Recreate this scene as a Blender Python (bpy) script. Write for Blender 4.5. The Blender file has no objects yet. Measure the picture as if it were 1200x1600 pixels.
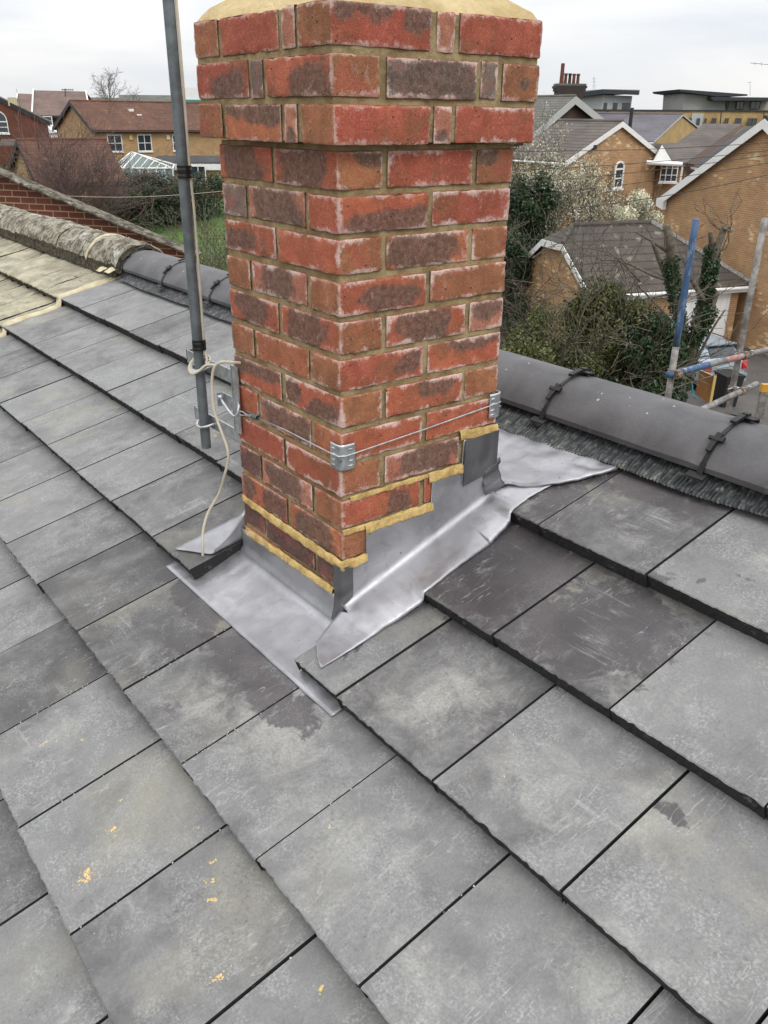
import bpy, math, random
import numpy as np
from mathutils import Vector, Matrix, noise as mn
random.seed(7); rng = np.random.default_rng(7)
S = bpy.context.scene; COL = S.collection
# ------------------------------------------------------------------ camera
FPX = 1317.71; YAW, PIT, ROL = 2.47861, -0.437494, 0.0104635
CAM = Vector((1.31859, -0.917997, 0.868852))
_f = Vector((math.cos(PIT)*math.cos(YAW), math.cos(PIT)*math.sin(YAW), math.sin(PIT)))
_r0 = _f.cross(Vector((0, 0, 1))).normalized(); _u0 = _r0.cross(_f)
CR = _r0*math.cos(ROL)+_u0*math.sin(ROL); CU = -_r0*math.sin(ROL)+_u0*math.cos(ROL)
cd = bpy.data.cameras.new('camera'); cam = bpy.data.objects.new('camera', cd); COL.objects.link(cam)
cam.matrix_world = Matrix(((CR.x, CU.x, -_f.x, CAM.x), (CR.y, CU.y, -_f.y, CAM.y), (CR.z, CU.z, -_f.z, CAM.z), (0, 0, 0, 1)))
cd.sensor_fit = 'VERTICAL'; cd.sensor_height = 36; cd.lens = FPX/1600*36
cd.clip_start = .02; cd.clip_end = 9000
S.camera = cam
S.render.resolution_x = 768; S.render.resolution_y = 1024
# ------------------------------------------------------------------ light: bright overcast
SUN_EL, SUN_AZ = math.radians(48), math.radians(-15)      # azimuth of the brightest part of the cloud, from +X towards +Y
sdir = Vector((math.cos(SUN_EL)*math.cos(SUN_AZ), math.cos(SUN_EL)*math.sin(SUN_AZ), math.sin(SUN_EL)))
W = bpy.data.worlds.new('World'); S.world = W; W.use_nodes = True
nt = W.node_tree; nt.nodes.clear()
def N(nt, t, **k):
    n = nt.nodes.new(t)
    for a, v in k.items():
        if a.startswith('_'): setattr(n, a[1:], v)
        else:
            n.inputs[a.replace('__', ' ')].default_value = v
    return n
out = N(nt, 'ShaderNodeOutputWorld'); bg = N(nt, 'ShaderNodeBackground'); bg2 = N(nt, 'ShaderNodeBackground'); add = N(nt, 'ShaderNodeAddShader')
sky = N(nt, 'ShaderNodeTexSky'); sky.sky_type = 'NISHITA'; sky.sun_disc = False
sky.sun_elevation = SUN_EL; sky.sun_rotation = math.pi/2-SUN_AZ
bg.inputs['Strength'].default_value = .008
nt.links.new(sky.outputs[0], bg.inputs[0])
tc = N(nt, 'ShaderNodeTexCoord'); sep = N(nt, 'ShaderNodeSeparateXYZ'); nt.links.new(tc.outputs['Generated'], sep.inputs[0])
mx = N(nt, 'ShaderNodeMath', _operation='MAXIMUM'); mx.inputs[1].default_value = 0; nt.links.new(sep.outputs[2], mx.inputs[0])
lum = N(nt, 'ShaderNodeMath', _operation='MULTIPLY_ADD'); lum.inputs[1].default_value = 1.1; lum.inputs[2].default_value = .80; nt.links.new(mx.outputs[0], lum.inputs[0])
mp = N(nt, 'ShaderNodeMapping'); mp.inputs['Scale'].default_value = (1.2, 1.2, 7.0); nt.links.new(tc.outputs['Generated'], mp.inputs[0])
ns = N(nt, 'ShaderNodeTexNoise', Scale=2.2, Detail=5.0, Roughness=.5, Distortion=.3); nt.links.new(mp.outputs[0], ns.inputs['Vector'])
rp = N(nt, 'ShaderNodeValToRGB'); e = rp.color_ramp.elements
e[0].position = .33; e[0].color = (.86, .90, .97, 1); e[1].position = .60; e[1].color = (1.12, 1.105, 1.09, 1)
nt.links.new(ns.outputs[0], rp.inputs[0])
vm = N(nt, 'ShaderNodeVectorMath', _operation='SCALE'); nt.links.new(rp.outputs[0], vm.inputs[0]); nt.links.new(lum.outputs[0], vm.inputs['Scale'])
nt.links.new(vm.outputs[0], bg2.inputs[0]); bg2.inputs['Strength'].default_value = 1.0
nt.links.new(bg.outputs[0], add.inputs[0]); nt.links.new(bg2.outputs[0], add.inputs[1]); nt.links.new(add.outputs[0], out.inputs[0])
sl = bpy.data.lights.new('sun', 'SUN'); sl.energy = 1.0; sl.angle = math.radians(22); sl.color = (1, .97, .93)
so = bpy.data.objects.new('sun', sl); COL.objects.link(so); so.rotation_euler = sdir.to_track_quat('Z', 'Y').to_euler()
S.view_settings.view_transform = 'Standard'; S.view_settings.look = 'None'; S.view_settings.exposure = 0; S.view_settings.gamma = 1
# ------------------------------------------------------------------ frames of reference
TH = 0.349366; CT, ST = math.cos(TH), math.sin(TH); Z0 = -0.117258
def RP(x, s, n=0.): return Vector((x, s*CT-n*ST, Z0+s*ST+n*CT))          # roof frame: along ridge, up slope, off the surface
_F = Vector((_f.x, _f.y, 0)).normalized(); _R = Vector((_F.y, -_F.x, 0)); EYE = 7.9
def G(r, d, h): return Vector((CAM.x, CAM.y, 0))+_R*r+_F*d+Vector((0, 0, CAM.z-EYE+h))   # right, forward, metres above the drive
def at(px, py, D):
    d = _f+CR*((px-600)/FPX)-CU*((py-800)/FPX); d = d*(D/d.dot(_F)); return CAM+d
def rdh(P): v = P-CAM; return v.dot(_R), v.dot(_F), v.z+EYE
def gh(D): t = min(1, max(0, (D-35)/35)); return 2*t*t*(3-2*t)
# ------------------------------------------------------------------ object helpers
def tag(o, label=None, cat=None, group=None, kind=None):
    for k, v in (('label', label), ('category', cat), ('group', group), ('kind', kind)):
        if v: o[k] = v
    return o
def thing(name, label, cat, loc, group=None):
    o = bpy.data.objects.new(name, None); COL.objects.link(o); o.location = loc; o.empty_display_size = .1
    return tag(o, label, cat, group)
def base_of(o):
    b = Vector((0, 0, 0))
    while o: b += o.location; o = o.parent
    return b
class MB:
    def __init__(s): s.v = []; s.f = []; s.m = []
    def quad(s, *p, m=0):
        i = len(s.v); s.v += [Vector(q) for q in p]; s.f.append(tuple(range(i, i+len(p)))); s.m.append(m); return s
    def box(s, o, a, b, c, m=0):        # corner and three edge vectors
        o, a, b, c = map(Vector, (o, a, b, c)); i = len(s.v)
        s.v += [o, o+a, o+a+b, o+b, o+c, o+a+c, o+a+b+c, o+b+c]
        fl = ((0, 3, 2, 1), (4, 5, 6, 7), (0, 1, 5, 4), (1, 2, 6, 5), (2, 3, 7, 6), (3, 0, 4, 7))
        if a.cross(b).dot(c) < 0: fl = [t[::-1] for t in fl]
        for t in fl: s.f.append(tuple(i+k for k in t)); s.m.append(m)
        return s
    def cbox(s, c, a, b, d, m=0):       # centre and three full edge vectors
        a, b, d = map(Vector, (a, b, d)); return s.box(Vector(c)-(a+b+d)/2, a, b, d, m)
    def prism(s, poly, e, m=0, caps=True, mc=None):
        i = len(s.v); n = len(poly); e = Vector(e); poly = [Vector(p) for p in poly]
        nrm = Vector((0, 0, 0))
        for k in range(n): nrm += poly[k].cross(poly[(k+1) % n])
        if nrm.dot(e) < 0: poly = poly[::-1]
        s.v += poly+[p+e for p in poly]
        for k in range(n): s.f.append((i+k, i+(k+1) % n, i+n+(k+1) % n, i+n+k)); s.m.append(m)
        if caps:
            s.f.append(tuple(i+n-1-k for k in range(n))); s.f.append(tuple(i+n+k for k in range(n))); s.m += [m if mc is None else mc]*2
        return s
    def tube(s, pts, rad, n=8, caps=True, m=0):
        pts = [Vector(p) for p in pts]; L = len(pts); rr = rad if isinstance(rad, (list, tuple)) else [rad]*L
        i = len(s.v); up = None
        for k, p in enumerate(pts):
            t = (pts[min(k+1, L-1)]-pts[max(k-1, 0)]).normalized()
            if up is None: up = Vector((0, 0, 1)) if abs(t.z) < .9 else Vector((1, 0, 0))
            a = t.cross(up).normalized(); b = a.cross(t).normalized(); up = b
            for j in range(n):
                w = 2*math.pi*j/n; s.v.append(p+(a*math.cos(w)+b*math.sin(w))*rr[k])
        for k in range(L-1):
            for j in range(n):
                q = (j+1) % n; s.f.append((i+k*n+j, i+k*n+q, i+(k+1)*n+q, i+(k+1)*n+j)[::-1]); s.m.append(m)
        if caps: s.f.append(tuple(i+j for j in range(n))); s.f.append(tuple(i+(L-1)*n+j for j in range(n))[::-1]); s.m += [m, m]
        return s
    def grid(s, P, m=0, flip=False):    # P[i][j] points
        i0 = len(s.v); a = len(P); b = len(P[0])
        for row in P: s.v += [Vector(q) for q in row]
        for i in range(a-1):
            for j in range(b-1):
                t = (i0+i*b+j, i0+i*b+j+1, i0+(i+1)*b+j+1, i0+(i+1)*b+j); s.f.append(t[::-1] if flip else t); s.m.append(m)
        return s
    def build(s, name, mats, parent=None, loc=None, smooth=False, uv=True):
        if not isinstance(mats, (list, tuple)): mats = [mats]
        if parent is not None: base = base_of(parent)
        else:
            if loc is None:
                A = np.array([tuple(v) for v in s.v]); loc = ((A[:, 0].min()+A[:, 0].max())/2, (A[:, 1].min()+A[:, 1].max())/2, A[:, 2].min())
            base = Vector(loc)
        me = bpy.data.meshes.new(name); me.from_pydata([tuple(v-base) for v in s.v], [], s.f)
        for m in mats: me.materials.append(m)
        if len(mats) > 1: me.polygons.foreach_set('material_index', s.m)
        me.update()
        if uv:
            L = me.uv_layers.new(name='UVMap').data
            for p in me.polygons:
                n = p.normal; t = Vector((0, 0, 1)).cross(n)
                t = Vector((1, 0, 0)) if t.length < 1e-3 else t.normalized(); b = n.cross(t)
                for li in p.loop_indices:
                    q = s.v[me.loops[li].vertex_index]; L[li].uv = (q.dot(t), q.dot(b))
        if smooth: me.polygons.foreach_set('use_smooth', [True]*len(me.polygons))
        o = bpy.data.objects.new(name, me); COL.objects.link(o)
        if parent is not None: o.parent = parent
        else: o.location = base
        return o
# ------------------------------------------------------------------ materials
MATS = {}
def mat(name, col=(.5, .5, .5), rough=.7, metal=0., var=.0, scale=5., bump=0., bscale=None, coord='Object', col2=None, spec=.5, detail=6.):
    m = bpy.data.materials.new(name); m.use_nodes = True; t = m.node_tree; b = t.nodes['Principled BSDF']; MATS[name] = m
    b.inputs['Roughness'].default_value = rough; b.inputs['Metallic'].default_value = metal; b.inputs['Specular IOR Level'].default_value = spec
    b.inputs['Base Color'].default_value = (*col, 1)
    c = N(t, 'ShaderNodeTexCoord')
    if var or col2:
        n = N(t, 'ShaderNodeTexNoise', Scale=scale, Detail=detail, Roughness=.6); t.links.new(c.outputs[coord], n.inputs['Vector'])
        r = N(t, 'ShaderNodeValToRGB'); e = r.color_ramp.elements; e[0].position = .35; e[1].position = .65
        c2 = col2 or tuple(x*(1+var) for x in col); c1 = col if col2 else tuple(x*(1-var) for x in col)
        e[0].color = (*c1, 1); e[1].color = (*c2, 1); t.links.new(n.outputs[0], r.inputs[0]); t.links.new(r.outputs[0], b.inputs['Base Color'])
    if bump:
        n2 = N(t, 'ShaderNodeTexNoise', Scale=bscale or scale*4, Detail=5., Roughness=.6); t.links.new(c.outputs[coord], n2.inputs['Vector'])
        bp = N(t, 'ShaderNodeBump', Strength=.6, Distance=bump); t.links.new(n2.outputs[0], bp.inputs['Height']); t.links.new(bp.outputs[0], b.inputs['Normal'])
    return m
class NT:      # terse node building
    def __init__(s, name):
        s.m = bpy.data.materials.new(name); s.m.use_nodes = True; s.t = s.m.node_tree; s.b = s.t.nodes['Principled BSDF']; MATS[name] = s.m
        s.tc = s.t.nodes.new('ShaderNodeTexCoord'); s.P = None
    def put(s, i, v):
        if isinstance(v, bpy.types.NodeSocket): s.t.links.new(v, i)
        elif isinstance(v, tuple) and len(v) == 3 and i.type == 'RGBA': i.default_value = (*v, 1)
        else: i.default_value = v
    def math(s, op, a, b=0., c=0., clamp=False):
        n = s.t.nodes.new('ShaderNodeMath'); n.operation = op; n.use_clamp = clamp
        for k, v in enumerate((a, b, c)): s.put(n.inputs[k], v)
        return n.outputs[0]
    def noise(s, scale, detail=5., rough=.6, dist=0., vec=None, w=None):
        n = s.t.nodes.new('ShaderNodeTexNoise'); s.put(n.inputs['Scale'], scale); s.put(n.inputs['Detail'], detail); s.put(n.inputs['Roughness'], rough); s.put(n.inputs['Distortion'], dist)
        s.put(n.inputs['Vector'], vec or s.P or s.tc.outputs['Object'])
        return n.outputs[0]
    def mapping(s, scale=(1, 1, 1), loc=(0, 0, 0), rot=(0, 0, 0), src='Object'):
        n = s.t.nodes.new('ShaderNodeMapping'); n.inputs['Scale'].default_value = scale; n.inputs['Location'].default_value = loc; n.inputs['Rotation'].default_value = rot
        s.put(n.inputs[0], src if not isinstance(src, str) else (s.P if s.P and src == 'Object' else s.tc.outputs[src])); return n.outputs[0]
    def rng(s, v, a, b, c=0., d=1.):
        n = s.t.nodes.new('ShaderNodeMapRange'); n.interpolation_type = 'SMOOTHSTEP'
        for k, x in zip((0, 1, 2, 3, 4), (v, a, b, c, d)): s.put(n.inputs[k], x)
        return n.outputs[0]
    def mix(s, f, a, b, mode='MIX'):
        n = s.t.nodes.new('ShaderNodeMix'); n.data_type = 'RGBA'; n.blend_type = mode
        s.put(n.inputs[0], f); s.put(n.inputs[6], a); s.put(n.inputs[7], b); return n.outputs[2]
    def attr(s, name):
        n = s.t.nodes.new('ShaderNodeAttribute'); n.attribute_name = name; return n
    def sepc(s, v):
        n = s.t.nodes.new('ShaderNodeSeparateColor'); s.put(n.inputs[0], v); return n.outputs
    def bump(s, h, dist, strength=1.):
        n = s.t.nodes.new('ShaderNodeBump'); s.put(n.inputs['Height'], h); n.inputs['Distance'].default_value = dist; n.inputs['Strength'].default_value = strength
        s.t.links.new(n.outputs[0], s.b.inputs['Normal'])
    def out(s, **k):
        for a, v in k.items(): s.put(s.b.inputs[a.replace('__', ' ')], v)
        return s.m

def brickwall(name, cols, mortar, rough=.85):
    a = NT(name); n = a.t.nodes.new('ShaderNodeTexBrick'); a.put(n.inputs['Vector'], a.tc.outputs['UV'])
    n.inputs['Scale'].default_value = 1; n.inputs['Brick Width'].default_value = .225; n.inputs['Row Height'].default_value = .075
    n.inputs['Mortar Size'].default_value = .006; n.inputs['Mortar Smooth'].default_value = .3; n.inputs['Bias'].default_value = 0
    a.put(n.inputs['Color1'], cols[0]); a.put(n.inputs['Color2'], cols[1]); a.put(n.inputs['Mortar'], mortar)
    # some odd pale and dark bricks
    w = a.t.nodes.new('ShaderNodeTexBrick'); a.put(w.inputs['Vector'], a.tc.outputs['UV']); w.inputs['Scale'].default_value = 1
    w.inputs['Brick Width'].default_value = .225; w.inputs['Row Height'].default_value = .075; w.inputs['Mortar Size'].default_value = 0
    a.put(w.inputs['Color1'], (0., 0., 0.)); a.put(w.inputs['Color2'], (1., 1., 1.))
    blot = a.noise(.55, 3.); odd = a.math('MULTIPLY', a.rng(w.outputs[0], .72, .78), a.rng(blot, .5, .62))
    c = a.mix(odd, n.outputs[0], cols[2]); dk = a.math('MULTIPLY', a.rng(w.outputs[0], .18, .14), .35); c = a.mix(dk, c, cols[3])
    c = a.mix(.5, c, a.mix(a.rng(a.noise(1.1, 6.), .35, .7), (.72, .72, .72), (1.2, 1.17, 1.12)), 'MULTIPLY')
    return a.out(Base__Color=c, Roughness=rough)
def tileroof(name, c1, c2, row=.3, w=.3, moss=None, rib=True):
    a = NT(name); n = a.t.nodes.new('ShaderNodeTexBrick'); a.put(n.inputs['Vector'], a.tc.outputs['UV'])
    n.inputs['Scale'].default_value = 1; n.inputs['Brick Width'].default_value = w; n.inputs['Row Height'].default_value = row; n.inputs['Mortar Size'].default_value = .0; n.offset = .5 if not rib else 0
    a.put(n.inputs['Color1'], c1); a.put(n.inputs['Color2'], c2)
    sp = a.t.nodes.new('ShaderNodeSeparateXYZ'); a.put(sp.inputs[0], a.tc.outputs['UV'])
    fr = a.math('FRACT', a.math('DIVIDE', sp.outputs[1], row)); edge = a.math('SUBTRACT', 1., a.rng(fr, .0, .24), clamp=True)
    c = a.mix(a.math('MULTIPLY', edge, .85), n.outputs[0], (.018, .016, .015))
    c = a.mix(.8, c, a.mix(a.rng(a.noise(.7, 7.), .3, .7), (.7, .7, .7), (1.25, 1.2, 1.15)), 'MULTIPLY')
    if moss: c = a.mix(a.rng(a.noise(2.5, 8.), .58, .68), c, moss)
    h = a.math('MULTIPLY', fr, -.7)
    if rib:
        fx = a.math('SINE', a.math('MULTIPLY', sp.outputs[0], 2*math.pi/w*2)); h = a.math('ADD', h, a.math('MULTIPLY', fx, .5))
    a.bump(h, .05); return a.out(Base__Color=c, Roughness=.85)
M_mortar = None
def build_main_mats():
    # ---- concrete roof tile: dusty film over dark slate-grey concrete
    a = NT('tile'); col = a.sepc(a.attr('tcol').outputs['Color']); tone, dark, warm = col[0], col[1], col[2]
    cmb = a.t.nodes.new('ShaderNodeCombineXYZ'); a.put(cmb.inputs[0], a.math('MULTIPLY', warm, 7.3)); a.put(cmb.inputs[1], a.math('MULTIPLY', tone, 9.1)); a.put(cmb.inputs[2], a.math('MULTIPLY', warm, 3.7))
    va = a.t.nodes.new('ShaderNodeVectorMath'); va.operation = 'ADD'; a.put(va.inputs[0], a.tc.outputs['Object']); a.put(va.inputs[1], cmb.outputs[0]); P = a.P = va.outputs[0]
    big = a.noise(5.5, 8., .62, .6); mid = a.noise(26., 6., .65, .8); fine = a.noise(230., 3., .7); streak = a.noise(11., 6., .7, 1.2, vec=a.mapping((1, .25, 1), rot=(0, 0, .5)))
    cloud = a.noise(2.6, 4., .5, .8); fld = a.math('ADD', a.math('MULTIPLY', big, .6), a.math('MULTIPLY', mid, .22)); fld = a.math('ADD', fld, a.math('MULTIPLY', streak, .4)); fld = a.math('ADD', fld, a.math('MULTIPLY', cloud, .3))
    fld = a.math('ADD', fld, a.math('MULTIPLY', tone, .36)); dust = a.rng(fld, .72, 1.16)
    c = a.mix(dust, (.080, .077, .079), (.205, .205, .204)); c = a.mix(a.math('MULTIPLY', a.rng(a.noise(3.3, 7., .6, .4), .5, .72), a.math('ADD', a.math('MULTIPLY', warm, .6), .12, clamp=True)), c, (.29, .28, .22))
    ck = a.math('ADD', a.attr('chalk').outputs['Fac'], a.math('MULTIPLY', a.math('SUBTRACT', a.noise(12., 9., .72, .8), .5), 1.3)); c = a.mix(a.math('MULTIPLY', a.rng(ck, .42, .95), .8), c, a.mix(a.rng(a.noise(160., 3., .7), .3, .7), (.27, .27, .25), (.40, .395, .36)))
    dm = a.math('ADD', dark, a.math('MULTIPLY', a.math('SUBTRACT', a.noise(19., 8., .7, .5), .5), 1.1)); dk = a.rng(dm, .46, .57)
    dkc = a.mix(a.rng(a.noise(7., 6., .6, .5), .35, .65), (.048, .044, .047), (.088, .078, .082)); c = a.mix(a.math('MULTIPLY', dk, .9), c, dkc); unstained = a.math('SUBTRACT', 1., a.math('MULTIPLY', dk, .62))  # pale layers below are weaker over the dark stains
    sp_ = a.noise(210., 4., .7, .2); clump = a.rng(a.noise(10., 5., .6, .6), .42, .62); pale = a.math('MULTIPLY', a.rng(sp_, .44, .68), a.math('MULTIPLY', clump, a.math('ADD', .35, dust))); c = a.mix(a.math('MULTIPLY', a.math('MULTIPLY', pale, .62, clamp=True), unstained), c, (.36, .365, .36))
    pal2 = a.math('MULTIPLY', a.rng(a.noise(9., 10., .8, .5), .50, .84), a.rng(mid, .36, .66)); c = a.mix(a.math('MULTIPLY', pal2, a.math('MULTIPLY', unstained, .7)), c, (.40, .40, .385))
    sm = a.math('MULTIPLY', a.rng(a.noise(26., 7., .75, .4, vec=a.mapping((.22, 1.5, 1), rot=(0, 0, .75))), .55, .70), a.rng(a.noise(4.2, 4., .5, 0., vec=a.mapping((1, 1, 1), (2, 7, 1))), .5, .62)); c = a.mix(a.math('MULTIPLY', sm, .5), c, (.40, .40, .39))
    sm2 = a.math('MULTIPLY', a.rng(a.noise(26., 7., .75, .4, vec=a.mapping((1.5, .25, 1), (4, 0, 0), rot=(0, 0, .2))), .56, .70), a.rng(a.noise(3.6, 4., .5, 0., vec=a.mapping((1, 1, 1), (9, 3, 1))), .5, .62)); c = a.mix(a.math('MULTIPLY', sm2, .5), c, (.42, .41, .38))
    dsp = a.math('MULTIPLY', a.rng(a.noise(120., 5., .75), .52, .70), a.rng(a.noise(6., 4., vec=a.mapping((1, 1, 1), (5, 2, 1))), .46, .64)); c = a.mix(a.math('MULTIPLY', dsp, .5), c, (.055, .052, .052))
    c = a.mix(a.rng(fine, .25, .8), a.mix(1., c, (.84, .84, .84), 'MULTIPLY'), a.mix(1., c, (1.1, 1.1, 1.1), 'MULTIPLY'))
    v = a.t.nodes.new('ShaderNodeTexVoronoi'); v.inputs['Scale'].default_value = 60.; a.put(v.inputs['Vector'], P)
    spk = a.math('MULTIPLY', a.math('LESS_THAN', a.math('ADD', v.outputs['Distance'], a.math('MULTIPLY', sp_, .2)), .17), a.math('GREATER_THAN', a.noise(9., 3.), .56)); c = a.mix(a.math('MULTIPLY', spk, .5), c, (.52, .51, .46))
    wv = a.noise(7., 3., .5, 0., vec=a.mapping((6, 1.1, 1), rot=(0, 0, 1.1))); scr = a.math('MULTIPLY', a.rng(a.math('ABSOLUTE', a.math('SUBTRACT', wv, .5)), .012, .0), a.rng(a.noise(6.5, 3.), .53, .62))
    c = a.mix(a.math('MULTIPLY', scr, .45), c, (.42, .42, .42))
    h = a.math('ADD', a.math('MULTIPLY', fine, .22), a.math('MULTIPLY', mid, .8)); a.bump(h, .0014, .5)
    rg = a.math('SUBTRACT', .72, a.math('MULTIPLY', dk, .2)); a.out(Base__Color=c, Roughness=rg)
    # ---- tile butt / edge: dark ragged concrete with pale crust; its black also paints the shaded gap below
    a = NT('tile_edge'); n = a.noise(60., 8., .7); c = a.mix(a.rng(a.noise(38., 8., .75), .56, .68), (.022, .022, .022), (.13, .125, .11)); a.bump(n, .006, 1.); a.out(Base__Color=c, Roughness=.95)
    # ---- ridge tile
    a = NT('ridge'); oi = a.t.nodes.new('ShaderNodeObjectInfo'); c = a.mix(a.rng(a.noise(6., 8., .6, .5), .35, .75), (.072, .07, .073), (.118, .115, .118))
    c = a.mix(a.math('MULTIPLY', a.rng(a.noise(17., 9., .75, 1.), .6, .72), .6), c, (.26, .26, .255)); v = a.t.nodes.new('ShaderNodeTexVoronoi'); v.inputs['Scale'].default_value = 24.; a.put(v.inputs['Vector'], a.tc.outputs['Object'])
    c = a.mix(a.math('MULTIPLY', a.math('MULTIPLY', a.math('LESS_THAN', a.math('ADD', v.outputs['Distance'], a.math('MULTIPLY', a.noise(120., 3.), .14)), .15), .8), a.math('GREATER_THAN', a.noise(5., 2.), .52)), c, (.42, .42, .40)); c = a.mix(.6, c, a.mix(a.noise(200., 2.), (.75, .75, .75), (1.25, 1.25, 1.25)), 'MULTIPLY')
    a.bump(a.noise(150., 4.), .0015, .6); a.out(Base__Color=c, Roughness=.62)
    # ---- lead
    a = NT('lead'); n1 = a.noise(6., 5., .5, .5); n2 = a.noise(34., 4., .5, .4); c = a.mix(a.rng(n1, .3, .72), (.29, .29, .305), (.45, .45, .47))
    c = a.mix(a.math('MULTIPLY', a.rng(a.noise(15., 6., .65, .7), .5, .72), .4), c, (.20, .20, .205)); c = a.mix(a.math('MULTIPLY', a.rng(a.noise(28., 8., .75, .4, vec=a.mapping((1.6, .3, 1), rot=(0, 0, .4))), .6, .7), .4), c, (.55, .55, .55)); c = a.mix(a.math('MULTIPLY', a.rng(a.noise(85., 4., .6), .68, .73), .8), c, (.05, .05, .05))
    h = a.math('ADD', a.math('MULTIPLY', n1, 1.), a.math('MULTIPLY', n2, .16)); a.bump(h, .008, .5); a.out(Base__Color=c, Metallic=.7, Roughness=a.rng(n2, .3, .7, .36, .50))
    a = NT('lead_shaded'); n1 = a.noise(10., 6., .55, .6); c = a.mix(a.rng(n1, .3, .72), (.075, .075, .08), (.17, .17, .18)); a.bump(n1, .01, .5); a.out(Base__Color=c, Metallic=.5, Roughness=.5)  # lead again, darkened: the upstands' dark surroundings are painted into its colour
    # ---- chimney brick
    a = NT('chimney_brick'); base = a.attr('bcol').outputs['Color']; ef = a.sepc(a.attr('bfx').outputs['Color']); pm, ed, es = ef[0], ef[1], ef[2]
    nA = a.noise(28., 8., .7, .3); nB = a.noise(90., 6., .7); nC = a.noise(420., 3., .7)
    c = a.mix(.7, base, a.mix(a.rng(a.noise(17., 7., .65, .8), .3, .7), (.66, .62, .6), (1.22, 1.3, 1.35)), 'MULTIPLY')
    nD = a.noise(13., 6., .6, .6); pk = a.rng(a.math('ADD', pm, a.math('ADD', a.math('MULTIPLY', a.math('SUBTRACT', nA, .5), .5), a.math('MULTIPLY', a.math('SUBTRACT', nD, .5), .9))), .40, .58)
    dkc = a.mix(a.rng(nB, .35, .65), (.06, .038, .028), (.16, .105, .078)); c = a.mix(a.rng(nD, .5, .68), c, a.mix(.75, c, (.21, .085, .038))); c = a.mix(a.rng(nD, .5, .32), c, a.mix(.5, c, (.36, .075, .05))); c = a.mix(a.math('MULTIPLY', pk, .8), c, dkc)
    e1 = a.math('ADD', ed, a.math('MULTIPLY', a.math('SUBTRACT', nB, .5), 1.3)); e1 = a.math('ADD', e1, a.math('MULTIPLY', a.math('SUBTRACT', nA, .5), 1.2)); e1 = a.math('ADD', e1, a.math('MULTIPLY', a.math('SUBTRACT', nD, .5), .9))
    es = a.math('MULTIPLY', es, a.rng(a.noise(14., 4., .6, .5, vec=a.mapping((1, 1, 1.3), (7, 3, 2))), .36, .6, .15, 1.25)); ew = a.math('MULTIPLY', a.rng(e1, a.math('ADD', .14, a.math('MULTIPLY', es, .42)), .0), a.math('MULTIPLY', es, 1.15, clamp=True)); c = a.mix(ew, c, (.60, .44, .385))
    bl = a.math('MULTIPLY', a.rng(a.noise(33., 8., .75, .5, vec=a.mapping((1, 1, .6), (3, 1, 0))), .57, .72), a.math('MULTIPLY', es, .85)); c = a.mix(bl, c, (.56, .4, .37))
    c = a.mix(.9, c, a.mix(a.rng(nC, .25, .75), (.62, .6, .58), (1.42, 1.42, 1.42)), 'MULTIPLY'); c = a.mix(a.math('MULTIPLY', a.rng(a.noise(170., 4., .75), .6, .68), .4), c, (.62, .42, .33))
    v = a.t.nodes.new('ShaderNodeTexVoronoi'); v.inputs['Scale'].default_value = 75.; a.put(v.inputs['Vector'], a.tc.outputs['Object']); pit = a.math('MULTIPLY', a.rng(v.outputs['Distance'], .2, .1), a.math('GREATER_THAN', nA, .55)); c = a.mix(a.math('MULTIPLY', pit, .8), c, (.03, .02, .016))
    h = a.math('SUBTRACT', a.math('ADD', nB, a.math('MULTIPLY', nC, .4)), a.math('MULTIPLY', pit, .8)); a.bump(h, .0035, .8); a.out(Base__Color=c, Roughness=.85)
    # ---- mortars
    a = NT('mortar'); c = a.mix(a.rng(a.noise(20., 8., .7), .35, .65), (.21, .148, .066), (.39, .295, .155)); c = a.mix(.7, c, a.mix(a.noise(500., 2.), (.6, .6, .6), (1.4, 1.4, 1.4)), 'MULTIPLY'); a.bump(a.noise(130., 7., .7), .006, .8); a.out(Base__Color=c, Roughness=.95)
    a = NT('fresh_mortar'); c = a.mix(a.rng(a.noise(30., 8., .7), .35, .65), (.40, .26, .085), (.70, .50, .20)); c = a.mix(.6, c, a.mix(a.noise(500., 2.), (.65, .65, .65), (1.3, 1.3, 1.3)), 'MULTIPLY'); a.bump(a.noise(110., 7., .7), .006, .9); a.out(Base__Color=c, Roughness=.95)
    a = NT('splash'); c = a.mix(a.rng(a.noise(300., 3., .6), .35, .65), (.50, .34, .13), (.66, .50, .25)); a.out(Base__Color=c, Roughness=.95)
    a = NT('flaunching'); c = a.mix(a.rng(a.noise(9., 8., .7), .35, .65), (.44, .33, .15), (.62, .49, .27)); a.bump(a.noise(60., 7., .7), .008, .8); a.out(Base__Color=c, Roughness=.95)
    # ---- old lichened roof
    a = NT('old_tile'); c = a.mix(a.rng(a.noise(7., 8., .7, .5), .35, .68), (.24, .22, .16), (.46, .42, .30)); c = a.mix(a.math('MULTIPLY', a.rng(a.noise(16., 9., .75, 1.), .55, .66), .75), c, (.5, .49, .43)); c = a.mix(a.rng(a.noise(23., 8., .75), .6, .68), c, (.035, .033, .025))
    c = a.mix(.7, c, a.mix(a.noise(250., 2.), (.6, .6, .6), (1.4, 1.4, 1.4)), 'MULTIPLY'); a.bump(a.noise(45., 8., .7), .01, .9); a.out(Base__Color=c, Roughness=.95)
    a = NT('old_ridge'); c = a.mix(a.rng(a.noise(19., 9., .78, .35), .42, .58), (.10, .085, .055), (.40, .37, .29)); c = a.mix(a.rng(a.noise(28., 8., .75), .58, .65), c, (.03, .028, .02)); c = a.mix(a.math('MULTIPLY', a.rng(a.noise(8., 8., .75), .56, .64), .8), c, (.62, .61, .57))
    a.bump(a.noise(35., 9., .75), .02, 1.); a.out(Base__Color=c, Roughness=.95)
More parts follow.
